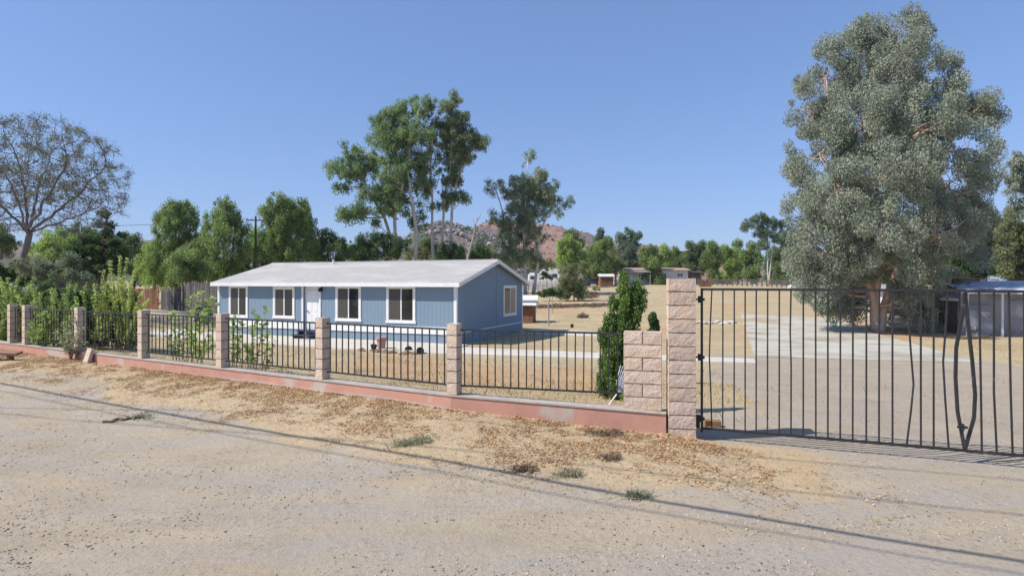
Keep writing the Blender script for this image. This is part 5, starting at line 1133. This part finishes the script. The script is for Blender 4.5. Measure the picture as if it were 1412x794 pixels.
# ------------------------------------------------------------------ litter, straw, gravel
def scatter(n, fx, size, asp, mat, name, label, tilt, lift, stand=False):
    pos = []
    while len(pos) < n:
        p = fx()
        if p: pos.append(p)
    p = np.array([(x, y, zg(x, y)) for x, y in pos]); n = len(p)
    ang = RNG.random(n) * 6.283; a = np.stack([np.cos(ang), np.sin(ang), RNG.normal(size=n) * tilt + (1.4 if stand else 0)], 1); a /= np.linalg.norm(a, axis=1)[:, None]
    b = np.cross(a, np.stack([RNG.normal(size=n) * tilt, RNG.normal(size=n) * tilt, np.ones(n)], 1)); b /= np.linalg.norm(b, axis=1)[:, None]
    s = (size * (.5 + 1.0 * RNG.random(n) ** 1.5))[:, None]; p[:, 2] += lift * RNG.random(n)
    if stand: V = np.stack([p - b * s * asp * .5, p + b * s * asp * .5, p + a * s + b * s * .02, p + a * s - b * s * .02], 1)
    else: V = np.stack([p - a * s * .5, p + b * s * asp * .5, p + a * s * .5, p - b * s * asp * .5], 1)
    return tag(quads_obj(name, V, mat), label, None, None, 'stuff')
def verge(wid, lo, hi, thr):
    def f():
        x = random.uniform(lo, hi); fy = fence_y(x); d = random.random() ** 1.45 * wid; y = fy - .18 - d
        v = .8 * noise.noise(Vector((x * 1.1, y * 1.1, 4.4))) + .7 * noise.noise(Vector((x * 3.2, y * 3.2, 1.4))) + .6 * noise.noise(Vector((x * 8, y * 8, 7.4)))
        pr = sstep(thr, thr + .75, v + .1 - .35 * (d / wid)) * .95 + .05
        if random.random() > pr * (1 - sstep(.8, 1.0, d / wid)) * (1 - .75 * sstep(hi - 1.6, hi, x)): return None
        if x > 2.7 and y > 8.75 - .362 * (x - 2.56) - .3: return None
        return (x, y)
    return f
scatter(38000, verge(2.5, -17, 4.2, -.35), .036, .5, 'dry_leaf', 'leaf_litter', 'brown dry leaf litter strewn along the curb wall', .35, .035)
scatter(5000, verge(2.8, -17, 4.4, -.2), .06, .12, 'twig', 'twig_litter', 'dark twigs and stalks mixed into the leaf litter', .4, .03)
scatter(900, lambda: (random.uniform(-16, 9), 4 + 11 * random.random() ** 1.3) if True else None, .035, .45, 'dry_leaf', 'stray_leaves', 'stray dry leaves blown across the dusty road edge', .3, .006)
scatter(34000, verge(3.1, -16, 5.2, -.3), .07, .09, 'straw', 'dry_straw', 'pale dry straw strewn along the verge', .22, .02)
scatter(9000, verge(2.2, -16, 4.0, -.1), .05, .12, 'straw', 'dry_grass', 'short dry grass standing along the curb', .6, .0, True)
def lot():
    px = random.uniform(-100, 1500); d = 10 * (70 / 10) ** random.random(); x = (px - CX) / F * d; dd = (d - fence_y(x)) * .9
    if dd < .3: return None
    if abs(x - 9.4 - .18 * (d - 8)) < 5.0 and dd < 21 and d < 40 and (random.random() > .16 or noise.noise(Vector((x * .6, d * .6, 2.2))) < .05 or dd > 10.5): return None
    r_ = hx.x * (x - HX) + hx.y * (d - HYY); v_ = hyv.x * (x - HX) + hyv.y * (d - HYY)
    if -15 < r_ < 1 and -3.5 < v_ < 8: return None
    if -3.6 < v_ < -.6 and r_ < 12: return None
    if random.random() > .3 and noise.noise(Vector((x * .35, d * .35, 8.8))) < -.05: return None
    return (x, d)
scatter(42000, lot, .085, .13, 'straw_lot', 'dry_grass', 'sparse dry yellow grass covering the lot', .7, .0, True)
m = MB(); k = 0
while k < 14000:
    t = random.random(); px = random.uniform(-30, 1440); d = 4.5 + 10 * t ** 1.5; x = (px - CX) / F * d
    if d > fence_y(x) - .6 and not (x > 2.9): continue
    if x > 2.9 and d > 20: continue
    v = noise.noise(Vector((x * .7, d * 1.4, 6.6))) + .6 * noise.noise(Vector((x * 2.2, d * 2.2, 3.6)))
    if v + random.uniform(-.3, .3) < (.1 if px > 500 else -.02): continue
    r_ = .003 + .011 * random.random() ** 4; m.rock((x, d, zg(x, d) + r_ * .2), r_, .7, random.random()); k += 1
tag(m.build('gravel', 'gravel'), 'grey gravel scattered over the dusty road edge', None, None, 'stuff')
